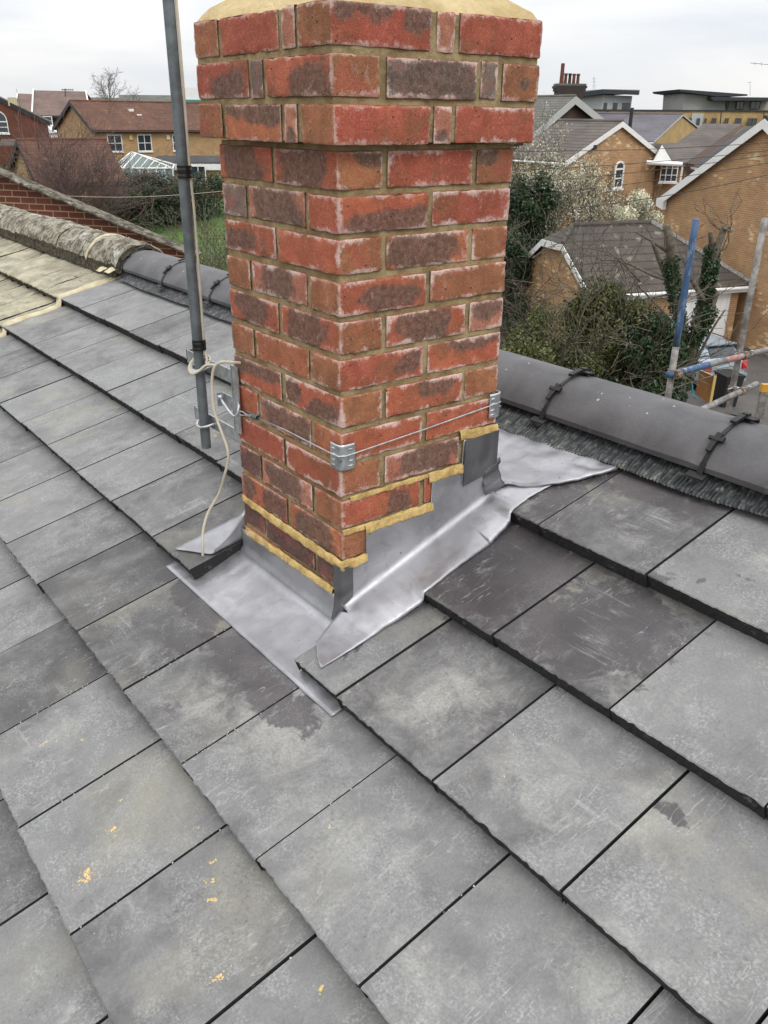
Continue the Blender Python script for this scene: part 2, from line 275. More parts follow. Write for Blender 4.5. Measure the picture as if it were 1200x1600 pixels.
    a = NT('verge_tile'); c = a.mix(a.rng(a.noise(9., 9., .75, .4), .42, .58), (.045, .038, .026), (.21, .185, .14)); c = a.mix(a.math('MULTIPLY', a.rng(a.noise(5., 8., .75), .56, .64), .7), c, (.42, .4, .35)); a.bump(a.noise(35., 9., .75), .02, 1.); a.out(Base__Color=c, Roughness=.95)
    a = NT('moss'); c = a.mix(a.rng(a.noise(60., 6.), .4, .6), (.03, .027, .018), (.12, .10, .06)); a.bump(a.noise(80., 6.), .02, 1.); a.out(Base__Color=c, Roughness=1.)
    # ---- galvanised steels etc.
    a = NT('galv_dull'); c = a.mix(a.rng(a.noise(25., 5.), .35, .65), (.10, .115, .125), (.16, .18, .19)); a.bump(a.noise(120., 3.), .0005, .5); a.out(Base__Color=c, Metallic=.35, Roughness=.5)
    a = NT('zinc'); c = a.mix(a.rng(a.noise(60., 5.), .35, .65), (.42, .44, .46), (.62, .63, .64)); a.out(Base__Color=c, Metallic=.85, Roughness=.38)
    a = NT('scaffold_steel'); c = a.mix(a.rng(a.noise(14., 8., .7), .4, .62), (.14, .13, .12), (.29, .28, .265)); c = a.mix(a.rng(a.noise(20., 8., .7), .62, .68), c, (.2, .12, .07)); a.bump(a.noise(60., 5.), .002, .5); a.out(Base__Color=c, Metallic=.25, Roughness=.6)
    a = NT('blue_paint'); c = a.mix(a.rng(a.noise(24., 8., .75, .5, vec=a.mapping((1, 1, .3))), .5, .62), (.04, .09, .19), (.20, .25, .31)); c = a.mix(a.rng(a.noise(30., 8., .7), .64, .69), c, (.2, .17, .14)); a.out(Base__Color=c, Roughness=.55)
    a = NT('pink_paint'); c = a.mix(a.rng(a.noise(24., 8., .75), .45, .6), (.30, .13, .12), (.36, .3, .28)); a.out(Base__Color=c, Roughness=.6)
    a = NT('rust'); c = a.mix(a.rng(a.noise(80., 6.), .4, .6), (.10, .055, .03), (.3, .24, .19)); a.out(Base__Color=c, Roughness=.8, Metallic=.3)
build_main_mats()
M = MATS
mat('black_plastic', (.007, .007, .0075), .55, bump=.002, bscale=80); a = NT('pleat'); c = a.mix(a.rng(a.noise(90., 5., .7, 0., vec=a.mapping((1, .2, 1))), .45, .7), (.02, .023, .026), (.13, .14, .135)); c = a.mix(a.math('MULTIPLY', a.rng(a.noise(30., 6., .7), .58, .68), .5), c, (.33, .33, .25)); a.out(Base__Color=c, Roughness=.45)  # pleat: pale streaks are rib highlights put into the colour
mat('tape', (.008, .008, .008), .35); mat('cable', (.52, .47, .37), .5, var=.1, scale=30)
mat('white_paint', (.78, .78, .76), .5, var=.06, scale=3); mat('black_trim', (.02, .02, .022), .5); mat('glass', (.03, .04, .05), .12, spec=.8)
mat('glass_pale', (.25, .3, .33), .2, var=.4, scale=1.5); mat('curtain', (.5, .5, .5), .8)
mat('render_grey', (.34, .34, .31), .85, var=.06, scale=.6); mat('render_pale', (.42, .43, .42), .85, var=.05, scale=.6); mat('fascia_dark', (.025, .03, .035), .5)
mat('grass', (.05, .10, .018), 1., scale=1.3, col2=(.085, .155, .03), bump=.05, bscale=9); mat('soil', (.045, .04, .028), 1., col2=(.05, .06, .025), scale=.6, bump=.05, bscale=5)
mat('tarmac', (.075, .07, .065), .9, scale=.8, col2=(.12, .112, .105), bump=.01, bscale=40); mat('asphalt_line', (.6, .6, .58), .8)
mat('bark', (.07, .055, .04), .95, scale=12, col2=(.15, .12, .09), bump=.02, bscale=40); mat('bark_grey', (.075, .062, .045), .95, scale=12, col2=(.16, .14, .105)); mat('twig', (.055, .042, .03), .95, scale=3, col2=(.10, .075, .055)); mat('twig_purple', (.11, .068, .066), .95, scale=3, col2=(.15, .10, .09))
def leafmat(name, c1, c2, rough=.6, trans=True):
    a = NT(name); g = a.t.nodes.new('ShaderNodeNewGeometry'); c = a.mix(g.outputs['Random Per Island'], c1, c2); c = a.mix(.6, c, a.mix(a.rng(a.noise(1.2, 3.), .35, .65), (.6, .6, .6), (1.35, 1.35, 1.3)), 'MULTIPLY')
    return a.out(Base__Color=c, Roughness=rough)
leafmat('leaf_dark', (.012, .03, .012), (.05, .085, .03), .5); leafmat('leaf_ivy', (.01, .028, .01), (.045, .085, .028), .4); leafmat('leaf_yellow', (.07, .10, .02), (.19, .2, .05)); leafmat('leaf_olive', (.045, .06, .015), (.13, .13, .04))
leafmat('leaf_mid', (.035, .05, .014), (.13, .145, .035)); leafmat('blossom', (.52, .50, .36), (.78, .77, .62)); leafmat('blossom_tree', (.30, .29, .19), (.66, .64, .52)); leafmat('leaf_brown', (.055, .04, .03), (.12, .075, .06))
BW_y = brickwall('brick_yellow', [(.46, .285, .125), (.37, .215, .09), (.56, .40, .20), (.24, .13, .065)], (.55, .45, .30))
BW_b = brickwall('brick_buff', [(.44, .25, .12), (.38, .205, .095), (.66, .52, .29), (.27, .12, .065)], (.55, .45, .30))
BW_p = brickwall('brick_plain', [(.48, .33, .14), (.43, .29, .12), (.5, .36, .17), (.36, .25, .11)], (.46, .34, .17))
BW_r = brickwall('brick_red', [(.15, .042, .024), (.12, .035, .022), (.18, .06, .035), (.07, .026, .02)], (.15, .08, .05))
BW_d = brickwall('brick_brown', [(.075, .045, .032), (.06, .036, .028), (.1, .06, .04), (.04, .03, .025)], (.1, .08, .06))
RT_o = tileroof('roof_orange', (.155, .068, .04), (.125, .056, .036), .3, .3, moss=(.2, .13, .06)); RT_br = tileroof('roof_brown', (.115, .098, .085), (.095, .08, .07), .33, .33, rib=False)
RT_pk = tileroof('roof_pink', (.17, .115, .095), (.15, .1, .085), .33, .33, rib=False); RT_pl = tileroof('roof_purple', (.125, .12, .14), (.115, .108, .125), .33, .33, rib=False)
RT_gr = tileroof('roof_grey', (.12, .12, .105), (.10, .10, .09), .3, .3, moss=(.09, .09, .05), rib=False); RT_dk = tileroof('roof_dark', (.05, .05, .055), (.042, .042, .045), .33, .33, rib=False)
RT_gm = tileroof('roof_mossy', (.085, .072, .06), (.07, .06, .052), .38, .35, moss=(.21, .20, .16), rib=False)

# ================================================================== SETTING: ground
g = MB(); ds = [-60, -10, 5, 20, 30, 35, 40, 45, 50, 55, 60, 65, 70, 90, 150, 400, 1200, 4000]; rs = [-3000, -600, -150, -80, -50, -30, -15, 0, 15, 30, 50, 80, 150, 600, 3000]
g.grid([[G(r, d, gh(d)) for r in rs] for d in ds], flip=True); tag(g.build('ground', M['soil'], loc=G(0, 0, 0)), kind='structure')
g = MB(); g.grid([[G(r, d, gh(d)+.02) for r in (-60, -40, -25, -12, -3)] for d in (38, 42, 46, 50, 54, 58, 62, 66, 70)], flip=True); tag(g.build('lawn', M['grass']), kind='structure')
g = MB(); g.quad(G(8.4, 18, .012), G(26, 18, .012), G(26, 28, .012), G(13.5, 33.4, .012), G(9, 33, .012), G(8.2, 27, .012)); tag(g.build('driveway', M['tarmac']), kind='structure')

# ================================================================== OUR ROOF
T, GA = .042, .3045; BUTT = {i: .446-.3043*i for i in range(-1, 8)}     # course 0 is the one under the ridge
OFFS = {0: .468, 1: .328, 2: .190, 3: .362, 4: .226, 5: .37, 6: .2, 7: .33}
def tile_n(s):
    i = math.ceil((.446-s)/.3043-1e-9); i = max(i, 0); return -T*(s-BUTT[i])/.3043 if i in BUTT else -T
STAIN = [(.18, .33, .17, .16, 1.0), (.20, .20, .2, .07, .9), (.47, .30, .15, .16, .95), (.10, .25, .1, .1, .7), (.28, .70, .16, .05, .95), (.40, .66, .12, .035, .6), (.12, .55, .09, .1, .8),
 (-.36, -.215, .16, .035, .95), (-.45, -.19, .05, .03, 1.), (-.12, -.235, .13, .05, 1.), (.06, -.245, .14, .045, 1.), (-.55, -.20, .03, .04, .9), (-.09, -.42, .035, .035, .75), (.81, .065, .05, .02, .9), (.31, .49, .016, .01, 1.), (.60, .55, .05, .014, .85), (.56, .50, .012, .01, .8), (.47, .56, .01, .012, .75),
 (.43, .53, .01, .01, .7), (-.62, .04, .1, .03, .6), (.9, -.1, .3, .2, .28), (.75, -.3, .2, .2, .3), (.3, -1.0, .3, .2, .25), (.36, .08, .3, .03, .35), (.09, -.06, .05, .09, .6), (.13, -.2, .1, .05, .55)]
def stain(x, s):
    d = 0
    for (cx, cs, rx, rs_, k) in STAIN:
        q = math.hypot((x-cx)/rx, (s-cs)/rs_); d = max(d, k*(1-.5*q) if q < 2 else 0)
    return d
CHALK = [(.14, -.29, .16, .12, .9), (.36, -.02, .14, .12, .9), (.30, -.10, .2, .06, .8), (.60, -.05, .16, .13, .75), (.42, -.34, .18, .12, .8), (.78, .02, .1, .1, .7), (.62, .22, .16, .12, .7), (-.05, -.36, .14, .09, .8), (.66, .62, .16, .08, .8), (.36, .52, .12, .05, .6), (.7, -.38, .18, .08, .7), (.15, -.62, .2, .1, .6), (-.30, -.38, .16, .05, .6), (.40, -.62, .2, .1, .6), (-.25, -.6, .12, .1, .7), (.9, -.2, .12, .12, .7), (.05, .0, .3, .03, .4)]
def chalk(x, s):
    d = 0
    for (cx, cs, rx, rs_, k) in CHALK:
        q = math.hypot((x-cx)/rx, (s-cs)/rs_); d = max(d, k*(1-.45*q) if q < 2.2 else 0)
    return d
def make_tiles(name, parent, x_lo, x_hi, edgemat, topmat, rnd, courses, gap=.0048, rag=.0023, lift=0.):
    V = []; F = []; MI = []; CC = []
    for i in courses:
        b = BUTT[i]; top = b+.3043+.05; o = OFFS[i]; k0 = math.floor((x_lo-o)/.2925); k = k0
        if i == 0: top = .80
        while o+k*.2925 < x_hi:
            xa, xb = o+k*.2925, o+(k+1)*.2925; k += 1
            xa = max(xa, x_lo); xb = min(xb, x_hi)
            if xb-xa < .03: continue
            spans = [(xa, xb)]
            if i in (1, 2):        # cut around the chimney
                lo, hi = (-.475, .036) if i == 1 else (-.457, .03); ns_ = []
                for (p, q) in spans:
                    if q <= lo or p >= hi: ns_.append((p, q))
                    else:
                        if p < lo-.02: ns_.append((p, lo))
                        if q > hi+.02: ns_.append((hi, q))
                spans = ns_
            if i == 0: spans = [(p, q) for (p, q) in spans]
            for (p, q) in spans:
                p0, q0 = p+gap/2+rnd.uniform(-.0010, .0012), q-gap/2+rnd.uniform(-.0012, .0010)
                tone = rnd.random(); warm = rnd.random(); dz = rnd.uniform(-.0012, .0012); db = rnd.uniform(-.003, .003); tw = rnd.uniform(-.0015, .0015)
                if i == 1 and 0 < p < .5: tone *= .25
                if p < -.9: tone = .45+tone*.55  # far left tiles lightened: grazing sky sheen put into their tone
                if i >= 2 and p > -.2: tone = .3+tone*.6
                nx = max(4, int((q0-p0)/.008)); nsr = 15; base = len(V)
                sv = [0, .0025]+[(j/(nsr-2))*(top-b) for j in range(1, nsr-1)]
                for jj, ds_ in enumerate(sv):
                    for a in range(nx+1):
                        x = p0+(q0-p0)*a/nx; s = b+db+ds_; nn = -T*(s-b)/.3043+dz+lift+tw*(a/nx-.5)
                        if jj == 0:
                            s += rag*(mn.noise(Vector((x*90, b*7, 1)))+.9*mn.noise(Vector((x*260, b*7, 3)))); c_ = mn.noise(Vector((x*22, b*31, 5)))
                            if c_ > .42: s += (c_-.42)*.02
                            nn -= .0022
                        V.append(RP(x, s, nn)); CC.append((tone, stain(x, s), warm))
                for jj in range(len(sv)-1):
                    for a in range(nx):
                        F.append((base+jj*(nx+1)+a, base+jj*(nx+1)+a+1, base+(jj+1)*(nx+1)+a+1, base+(jj+1)*(nx+1)+a)); MI.append(0)
                # front butt face
                fb = len(V)
                for r_ in range(1, 4):
                    for a in range(nx+1):
                        x = p0+(q0-p0)*a/nx; t_ = V[base+a]; s = b+db+.002*r_+.0035*mn.noise(Vector((x*130, b*9, r_*3.3)))*(1.3 if r_ < 3 else .3); nn = -.0022-(T+.001)*r_/3+dz+lift+.012*(r_ == 3)*0
                        V.append(RP(x, s, nn)); CC.append((tone, 0, warm))
                for r_ in range(3):
                    for a in range(nx):
                        u0 = base+a if r_ == 0 else fb+(r_-1)*(nx+1)+a; l0 = fb+r_*(nx+1)+a
                        F.append((l0, l0+1, u0+1, u0)); MI.append(1)
                # sides
                for a in (0, nx):
                    sb = len(V)
                    for jj in range(len(sv)):
                        t_ = V[base+jj*(nx+1)+a]; V.append(t_-Vector((0, -ST, CT))*.036); CC.append((tone, 0, warm))
                    for jj in range(len(sv)-1):
                        u0 = base+jj*(nx+1)+a; u1 = u0+nx+1; F.append((sb+jj, u0, u1, sb+jj+1) if a == 0 else (sb+jj, sb+jj+1, u1, u0)); MI.append(1)
    base = base_of(parent); me = bpy.data.meshes.new(name); me.from_pydata([tuple(v-base) for v in V], [], F)
    me.materials.append(topmat); me.materials.append(edgemat); me.polygons.foreach_set('material_index', MI)
    at_ = me.attributes.new('tcol', 'FLOAT_COLOR', 'POINT'); at_.data.foreach_set('color', np.array([(a, b, c, 1) for a, b, c in CC]).ravel())
    pc = [chalk(*(lambda q: (q.x, (q.y*CT+(q.z-Z0)*ST)))(v)) for v in V]; a2 = me.attributes.new('chalk', 'FLOAT', 'POINT'); a2.data.foreach_set('value', pc)
    o = bpy.data.objects.new(name, me); COL.objects.link(o); o.parent = parent; return o
rnd = random.Random(11)
house = thing('tiled_roof', 'new smooth grey flat-tiled roof slope around the brick chimney in the foreground', 'roof', RP(0, -1.4, -.2))
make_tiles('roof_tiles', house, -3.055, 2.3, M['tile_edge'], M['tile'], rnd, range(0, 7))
b = MB(); b.prism([RP(-3.06, -1.7, -.055), RP(-3.06, .80, -.055), RP(-3.06, .80, -.09), RP(-3.06, -1.7, -.09)], (5.4, 0, 0)); b.build('underlay', M['black_trim'], house)
RY, RZ = RP(0, .78, .02).y+.12, RP(0, .78, .02).z       # ridge line (centre of the ridge tiles)
b = MB(); b.grid([[Vector((x, RY+.10+d*CT, RZ-.045-d*ST)) for d in (0, .3, .6, 1.0, 1.5, 2.3, 2.6)] for x in (-6.5, -3, 0, 2.3)]); b.build('far_slope', M['roof_dark'], house)
b = MB(); b.box((-6.5, -1.45, -7.2), (8.8, 0, 0), (0, 4.6, 0), (0, 0, 6.25)); b.build('wall', BW_y, house)
# old part of the roof
old = thing('old_roof', 'old pale lichen-covered roof slope with a rough weathered ridge at the left', 'roof', RP(-4.2, -.5, -.1))
def make_old(parent):
    top = MB(); r2 = random.Random(5)
    for i in range(0, 6):
        b = BUTT[i]-.004; x = -6.6+r2.random()*.2
        while x < -3.06:
            w = .285+r2.uniform(-.01, .01); q = min(x+w-.015, -3.062); lift = r2.uniform(-.002, .006); nx = max(2, int((q-x)/.02)); rows = []
            if q-x > .03:
                for ds_ in (0, .004, .05, .1, .15, .2, .25, .3, .35):
                    rows.append([RP(x+(q-x)*a/nx, b+ds_+(.004*mn.noise(Vector((x*3+a*.9, b*5, 2))) if ds_ < .01 else 0), -T*ds_/.3043+lift+.004*mn.noise(Vector((a*.5+x*9, ds_*11, i*3)))-(.005 if ds_ == 0 else 0)-(.006 if a in (0, nx) else 0)) for a in range(nx+1)])
                top.grid(rows, 0)
                top.grid([[RP(x+(q-x)*a/nx, b+.006+.004*mn.noise(Vector((a*1.7, x, b))), -.03) for a in range(nx+1)], rows[0]], 1)
                for a in (0, nx): top.grid([[RP(x+(q-x)*a/nx, b+ds_, -.05) for ds_ in (0, .35)], [rows[0][a], rows[-1][a]]], 1, flip=(a == 0))
            x += w
    return top.build('old_tiles', [M['old_tile'], M['moss']], parent, smooth=False)
make_old(old)
b = MB(); b.prism([RP(-6.6, -1.4, -.045), RP(-6.6, .86, -.045), RP(-6.6, .86, -.09), RP(-6.6, -1.4, -.09)], (3.54, 0, 0)); b.build('underlay', M['moss'], old)
b = MB(); rows = []       # cement fillet between old and new
for k in range(90):
    s = -1.4+k*(.83+1.4)/89; w0 = .035+.03*mn.noise(Vector((s*7, 2, 0)))+max(0, (s-.1))*.03; n0 = tile_n(s)
    wr = .012+.01*mn.noise(Vector((s*13, 8, 0)))
    rows.append([RP(-3.06-w0, s, n0+.004), RP(-3.06-w0*.5, s, n0+.0075), RP(-3.06, s, n0+.010), RP(-3.055+wr, s, n0+.006), RP(-3.052+wr*1.2, s, n0-.002)])
b.grid(rows, flip=True); b.build('mortar_fillet', mat('pale_cement', (.42, .36, .22), .95, scale=20, col2=(.6, .54, .38), bump=.004, bscale=90), old, smooth=True)
def arc_pts(R0, half, n=14, dy=0., dz=0.):
    h = .08+R0; w = half; R = (w*w+h*h)/(2*h); a = math.asin(min(1, w/R)); return [(RY+dy+R*math.sin(t), RZ+dz+h-R+R*math.cos(t)) for t in [-a+2*a*k/n for k in range(n+1)]]
xo = -6.7; k = 0
while xo < -3.02:        # old half-round ridge tiles bedded in mortar
    L = min(.40, -2.985-xo); b = MB(); rows = []; dzz = rnd.uniform(-.004, .008)
    o_ = arc_pts(.022, .145); 
    for a in range(17):
        x = xo+.004+(L-.010)*a/16; e_ = 1 if 0 < a < 16 else 0
        rows.append([Vector((x+.006*mn.noise(Vector((j*.8, xo, 1))), y, z+dzz-(.008 if not e_ else 0)+.011*mn.noise(Vector((x*14, j*.55, 1)))+.006*mn.noise(Vector((x*45, j*1.9, 7))))) for j, (y, z) in enumerate(o_)])
    b.grid(rows, flip=True); low = [[r_[0]+Vector((0, .004, -.035)) for r_ in rows], [r_[0] for r_ in rows]]; b.grid(low, 1, flip=True); b.grid([[r_[-1]+Vector((0, -.004, -.035)) for r_ in rows], [r_[-1] for r_ in rows]], 1)
    for r_, fl in ((rows[0], 0), (rows[-1], 1)): b.grid([[q+Vector((0, 0, -.05)) for q in r_], r_], 1, flip=bool(fl))
    b.build('ridge_tile', [M['old_ridge'], M['moss']], old, smooth=False); xo += .40; k += 1
b = MB(); rows = []
for k in range(140):
    x = -6.7+k*3.7/139; rows.append([RP(x, .78+.0*k, .026+.006*mn.noise(Vector((x*20, 0, 0)))), RP(x, .755+.010*mn.noise(Vector((x*17, 5, 0))), .012+.012*mn.noise(Vector((x*22, 1, 0)))), RP(x, .738+.012*mn.noise(Vector((x*25, 9, 0))), -.024)])
b.grid(rows); b.build('ridge_bedding', M['moss'], old)
b = MB()
for (x0_, s0_, w_, l_) in ((-3.03, .745, .07, .04), (-3.12, .725, .06, .03)):
    b.grid([[RP(x0_+w_*(i/6-.5)*(1+.4*mn.noise(Vector((j, s0_, 0)))), s0_+l_*(j/8-.5)*1.6, (.014 if s0_ < .79 else .05+.03*j/8)+.012*math.sin(math.pi*i/6)*math.sin(math.pi*j/8)+.004*mn.noise(Vector((i, j, 3)))) for i in range(7)] for j in range(9)], flip=True)
b.build('mortar_dab', M['pale_cement'], old); b = MB(); o_ = arc_pts(.0335, .152, 22); b.grid([[Vector((-3.395+.012*mn.noise(Vector((j*.35, 2, 0)))+(w_*(.010+.004*mn.noise(Vector((j*.8, w_, 5))))), y, z-(.012 if abs(w_) > .9 else 0))) for w_ in (-1, -.5, .5, 1)] for j, (y, z) in enumerate(o_[:19])]); b.build('mortar_joint', M['pale_cement'], old, smooth=True)
# new ridge
RX = [.374+.475*k for k in range(-7, 5)]
rt = thing('ridge_tile', 'x', 'ridge tile', (0, RY, RZ))
def ridge_mesh(L):
    o_ = arc_pts(0, .125, 20); i_ = [(y, z-.014) for y, z in arc_pts(0, .122, 20)]; b = MB(); rows = []; rin = []
    for a in range(19):
        x = L*a/18; x = .004+x*(L-.008)/L; q = -.0015 if a in (0, 18) else 0
        rows.append([Vector((x, y, z+q+.0018*mn.noise(Vector((x*8, j*.4, 2))))) for j, (y, z) in enumerate(o_)]); rin.append([Vector((x, y, z)) for y, z in i_])
    b.grid(rows, flip=True); b.grid(rin)
    b.grid([[r_[0] for r_ in rin], [r_[0] for r_ in rows]], flip=True); b.grid([[r_[-1] for r_ in rin], [r_[-1] for r_ in rows]])
    b.grid([rin[0], rows[0]], flip=True); b.grid([rin[-1], rows[-1]]); return b
body = ridge_mesh(.475).build('tile_body', M['ridge'], rt, smooth=True)
b = MB(); u_ = arc_pts(.0, .127, 30, dz=.004)      # union strip in the joint
rows = []
for j, (y, z) in enumerate(u_):
    e_ = .0018*mn.noise(Vector((j*1.7, 3, 0))); w_ = .006+.002*mn.noise(Vector((j*2.1, 7, 0))); rows.append([Vector((-w_, y, z-.006)), Vector((-w_*.8, y, z-.0025+e_)), Vector((w_*.8, y, z-.0025+e_)), Vector((w_, y, z-.006))])
b.grid(rows)
b.build('joint_seal', M['black_plastic'], rt)
cl = MB(); ymid, zmid = u_[6]; t_ = Vector((0, u_[7][0]-u_[5][0], u_[7][1]-u_[5][1])).normalized(); n_ = Vector((1, 0, 0)).cross(t_)
c_ = Vector((0, ymid, zmid+.004)); cl.cbox(c_, (.036, 0, 0), t_*.008, n_*.007); cl.cbox(c_+t_*.004, (.014, 0, 0), t_*.026, n_*.006); cl.cbox(c_+Vector((.015, 0, .002)), (.008, 0, 0), t_*.013, n_*.008); cl.cbox(c_-t_*.02, (.012, 0, 0), t_*.03, n_*.006)
cl.build('clip', M['black_plastic'], rt)
cp = MB(); c_ = Vector((0, RY+.018, RZ+.0885)); cp.cbox(c_-Vector((0, 0, .0015)), (.054, 0, 0), (0, .028, -.005), (0, 0, .003)); cp.cbox(c_+Vector((0, .004, .005)), (.016, 0, 0), (0, .014, 0), (0, 0, .006)); cp.cbox(c_+Vector((0, .016, -.007)), (.054, 0, 0), (0, .003, 0), (0, 0, .010)); cp.cbox(c_-Vector((0, .03, -.001)), (.014, 0, 0), (0, .04, .008), (0, 0, .006)); cp.build('ridge_cap_clip', M['black_plastic'], rt)
ft = MB(); f0 = RP(0, .780, .03); f1 = RP(0, .756, .004); ft.prism([f0+Vector((-.007, 0, 0)), f1+Vector((-.007, 0, 0)), f1+Vector((-.007, 0, -.005)), f0+Vector((-.007, 0, -.005))], (.014, 0, 0)); ft.cbox(f1+Vector((-.005, 0, .003)), (.046, 0, 0), RP(0, .02)-RP(0, 0), (0, -.001, .003)); ft.build('strap_foot', M['black_plastic'], rt)
names = {}
LBL = ['grey ridge tile beside the old weathered ridge, leftmost new one', 'second smooth ridge tile from the old ridge, left of the pole', 'smooth ridge tile behind the steel pole, left of the chimney', 'ridge tile just left of the chimney, mostly behind the brickwork', 'ridge tile hidden behind the chimney stack, left half', 'ridge tile hidden behind the chimney stack, middle', 'dark ridge tile emerging from behind the right side of the chimney', 'full dark ridge tile between two black clips, right of the chimney', 'ridge tile cut off by the right edge of the photo', 'ridge tile outside the frame to the right', 'second ridge tile outside the frame to the right']
parts = list(rt.children)
for k, x in enumerate(RX[:-1]):
    if k == 0: r_ = rt
    else:
        r_ = rt.copy(); COL.objects.link(r_)
        for p_ in parts: c2 = p_.copy(); COL.objects.link(c2); c2.parent = r_
    r_.location = (x, RY, RZ+.0007*(k % 3)); tag(r_, LBL[k], 'ridge tile', 'smooth grey ridge tiles with black clips')
# pleated ridge strip
st = thing('ridge_strip', 'black pleated ventilation strip under the lower edge of the ridge tiles', 'strip', RP(0, .72, 0))
rows = []; x = -2.96
while x < 2.2:
    hgt = .0030 if (x > -.5) else .0014
    for q, z_ in ((0, -1), (.0035, 1), (.0065, 1)):
        xx = x+q; lo = (.713 if xx > -.45 else .728)+.012*mn.noise(Vector((xx*4, 0, 0)))+.0015*mn.noise(Vector((xx*140, 0, 0)))+max(0, xx)*.05; nz = -.0205+hgt*z_*(.5+.9*abs(mn.noise(Vector((xx*60, 2, 0)))))
        rows.append([RP(xx+.0022*mn.noise(Vector((xx*30, s_*9, 5))), lo+(.80-lo)*s_, nz+.006*s_+(.02*max(0, s_-.5))-(.003 if s_ == 0 else 0)) for s_ in (0, .15, .35, .55, .75, 1)])
    x += .0095
b = MB(); b.grid(rows, flip=True); b.build('pleated_strip', M['pleat'], st)

# ================================================================== CHIMNEY
ch = thing('chimney_stack', 'square red brick chimney with whitish brick edges and a corbelled top', 'chimney', (-.22, .22, -.2))
RED, RD2, BRN, GRY, DRK, PNK, ORG = (.37, .10, .048), (.325, .078, .042), (.30, .118, .052), (.18, .13, .105), (.11, .056, .046), (.42, .165, .105), (.39, .13, .058)
KC = dict(R=RED, r=RD2, B=BRN, G=GRY, D=DRK, K=PNK, O=ORG)
# per course: left face (image left to right), right face (image left to right); piece = colour + efflorescence 0-9 + patches (u,v,ru,rv)
CO = {
1: ([('B', 4), ('r', 4), ('K', 7), ('B', 5)], [('r', 4, (.1, 1., .12, .5), (.45, 1., .2, .6), (.85, .9, .18, .5)), ('K', 8), ('r', 4)]),
2: ([('r', 5, (.6, .3, .35, .55)), ('G', 6), ('R', 6, (.7, .15, .4, .8))], [('B', 4), ('G', 6, (.6, .5, .6, .6)), ('G', 7), ('B', 5, (.6, .5, .12, .2))]),
3: ([('B', 2), ('O', 4, (.55, 1., .6, .6)), ('K', 6, (.5, .1, .4, .4)), ('B', 2)], [('r', 4), ('K', 6, (.5, .1, .5, .35)), ('r', 7)]),
4: ([('R', 2, (.45, .5, .4, .7)), ('R', 5, (.45, .6, .45, .75))], [('B', 6, (.8, .9, .5, .4)), ('r', 7), ('B', 3, (.3, .8, .3, .3))]),
5: ([('G', 5), ('K', 5, (.5, .5, .42, 1.)), ('R', 5)], [('R', 5, (.55, .2, .7, .5), (.8, .35, .3, .4)), ('r', 9)]),
6: ([('R', 6, (.25, .4, .5, .4)), ('R', 6)], [('B', 6), ('O', 6, (.45, .5, .5, .75)), ('B', 6)]),
7: ([('B', 5), ('K', 8, (.45, .6, .35, .7)), ('B', 6)], [('R', 6, (.55, .4, .4, .45)), ('B', 8)]),
8: ([('R', 5, (.5, .6, .4, .7)), ('R', 7, (.45, .5, .4, .7))], [('B', 6), ('R', 8, (.4, .55, .35, .8)), ('K', 7, (.5, 1., .8, .7))]),
9: ([('B', 6), ('O', 5), ('B', 6)], [('r', 6, (.85, .55, .17, .45)), ('R', 7, (.7, 1., .4, .5))]),
10: ([('R', 6, (.4, .9, .8, .55)), ('R', 8, (.12, .5, .2, .5), (.68, .2, .35, .5))], [('B', 6), ('R', 7, (.68, .75, .25, .4)), ('B', 5)]),
11: ([('R', 4), ('K', 7, (.35, .6, .3, .6), (.8, .4, .25, .6)), ('O', 5)], [('R', 8), ('R', 8)]),
12: ([('r', 6), ('R', 9)], [('B', 6), ('K', 6, (.55, .5, .45, .9)), ('B', 4)]),
13: ([('D', 5), ('K', 6, (.45, .5, .4, .9)), ('B', 4)], [('R', 5, (.72, .4, .16, .55)), ('R', 4)]),
14: ([('R', 4, (.2, .5, .15, .6), (.75, .45, .28, .8)), ('O', 5, (.5, .4, .33, .9))], [('B', 4), ('R', 4), ('B', 4)]),
15: ([('D', 2), ('D', 3), ('D', 2)], [('D', 2), ('D', 2)])}
BV = []; BF = []; BC = []; BX = []
def lines(L, step):
    n = max(2, round((L-.012)/step)); return [0, .0022, .006]+[.006+(L-.012)*k/n for k in range(1, n)]+[L-.006, L-.0022, L]
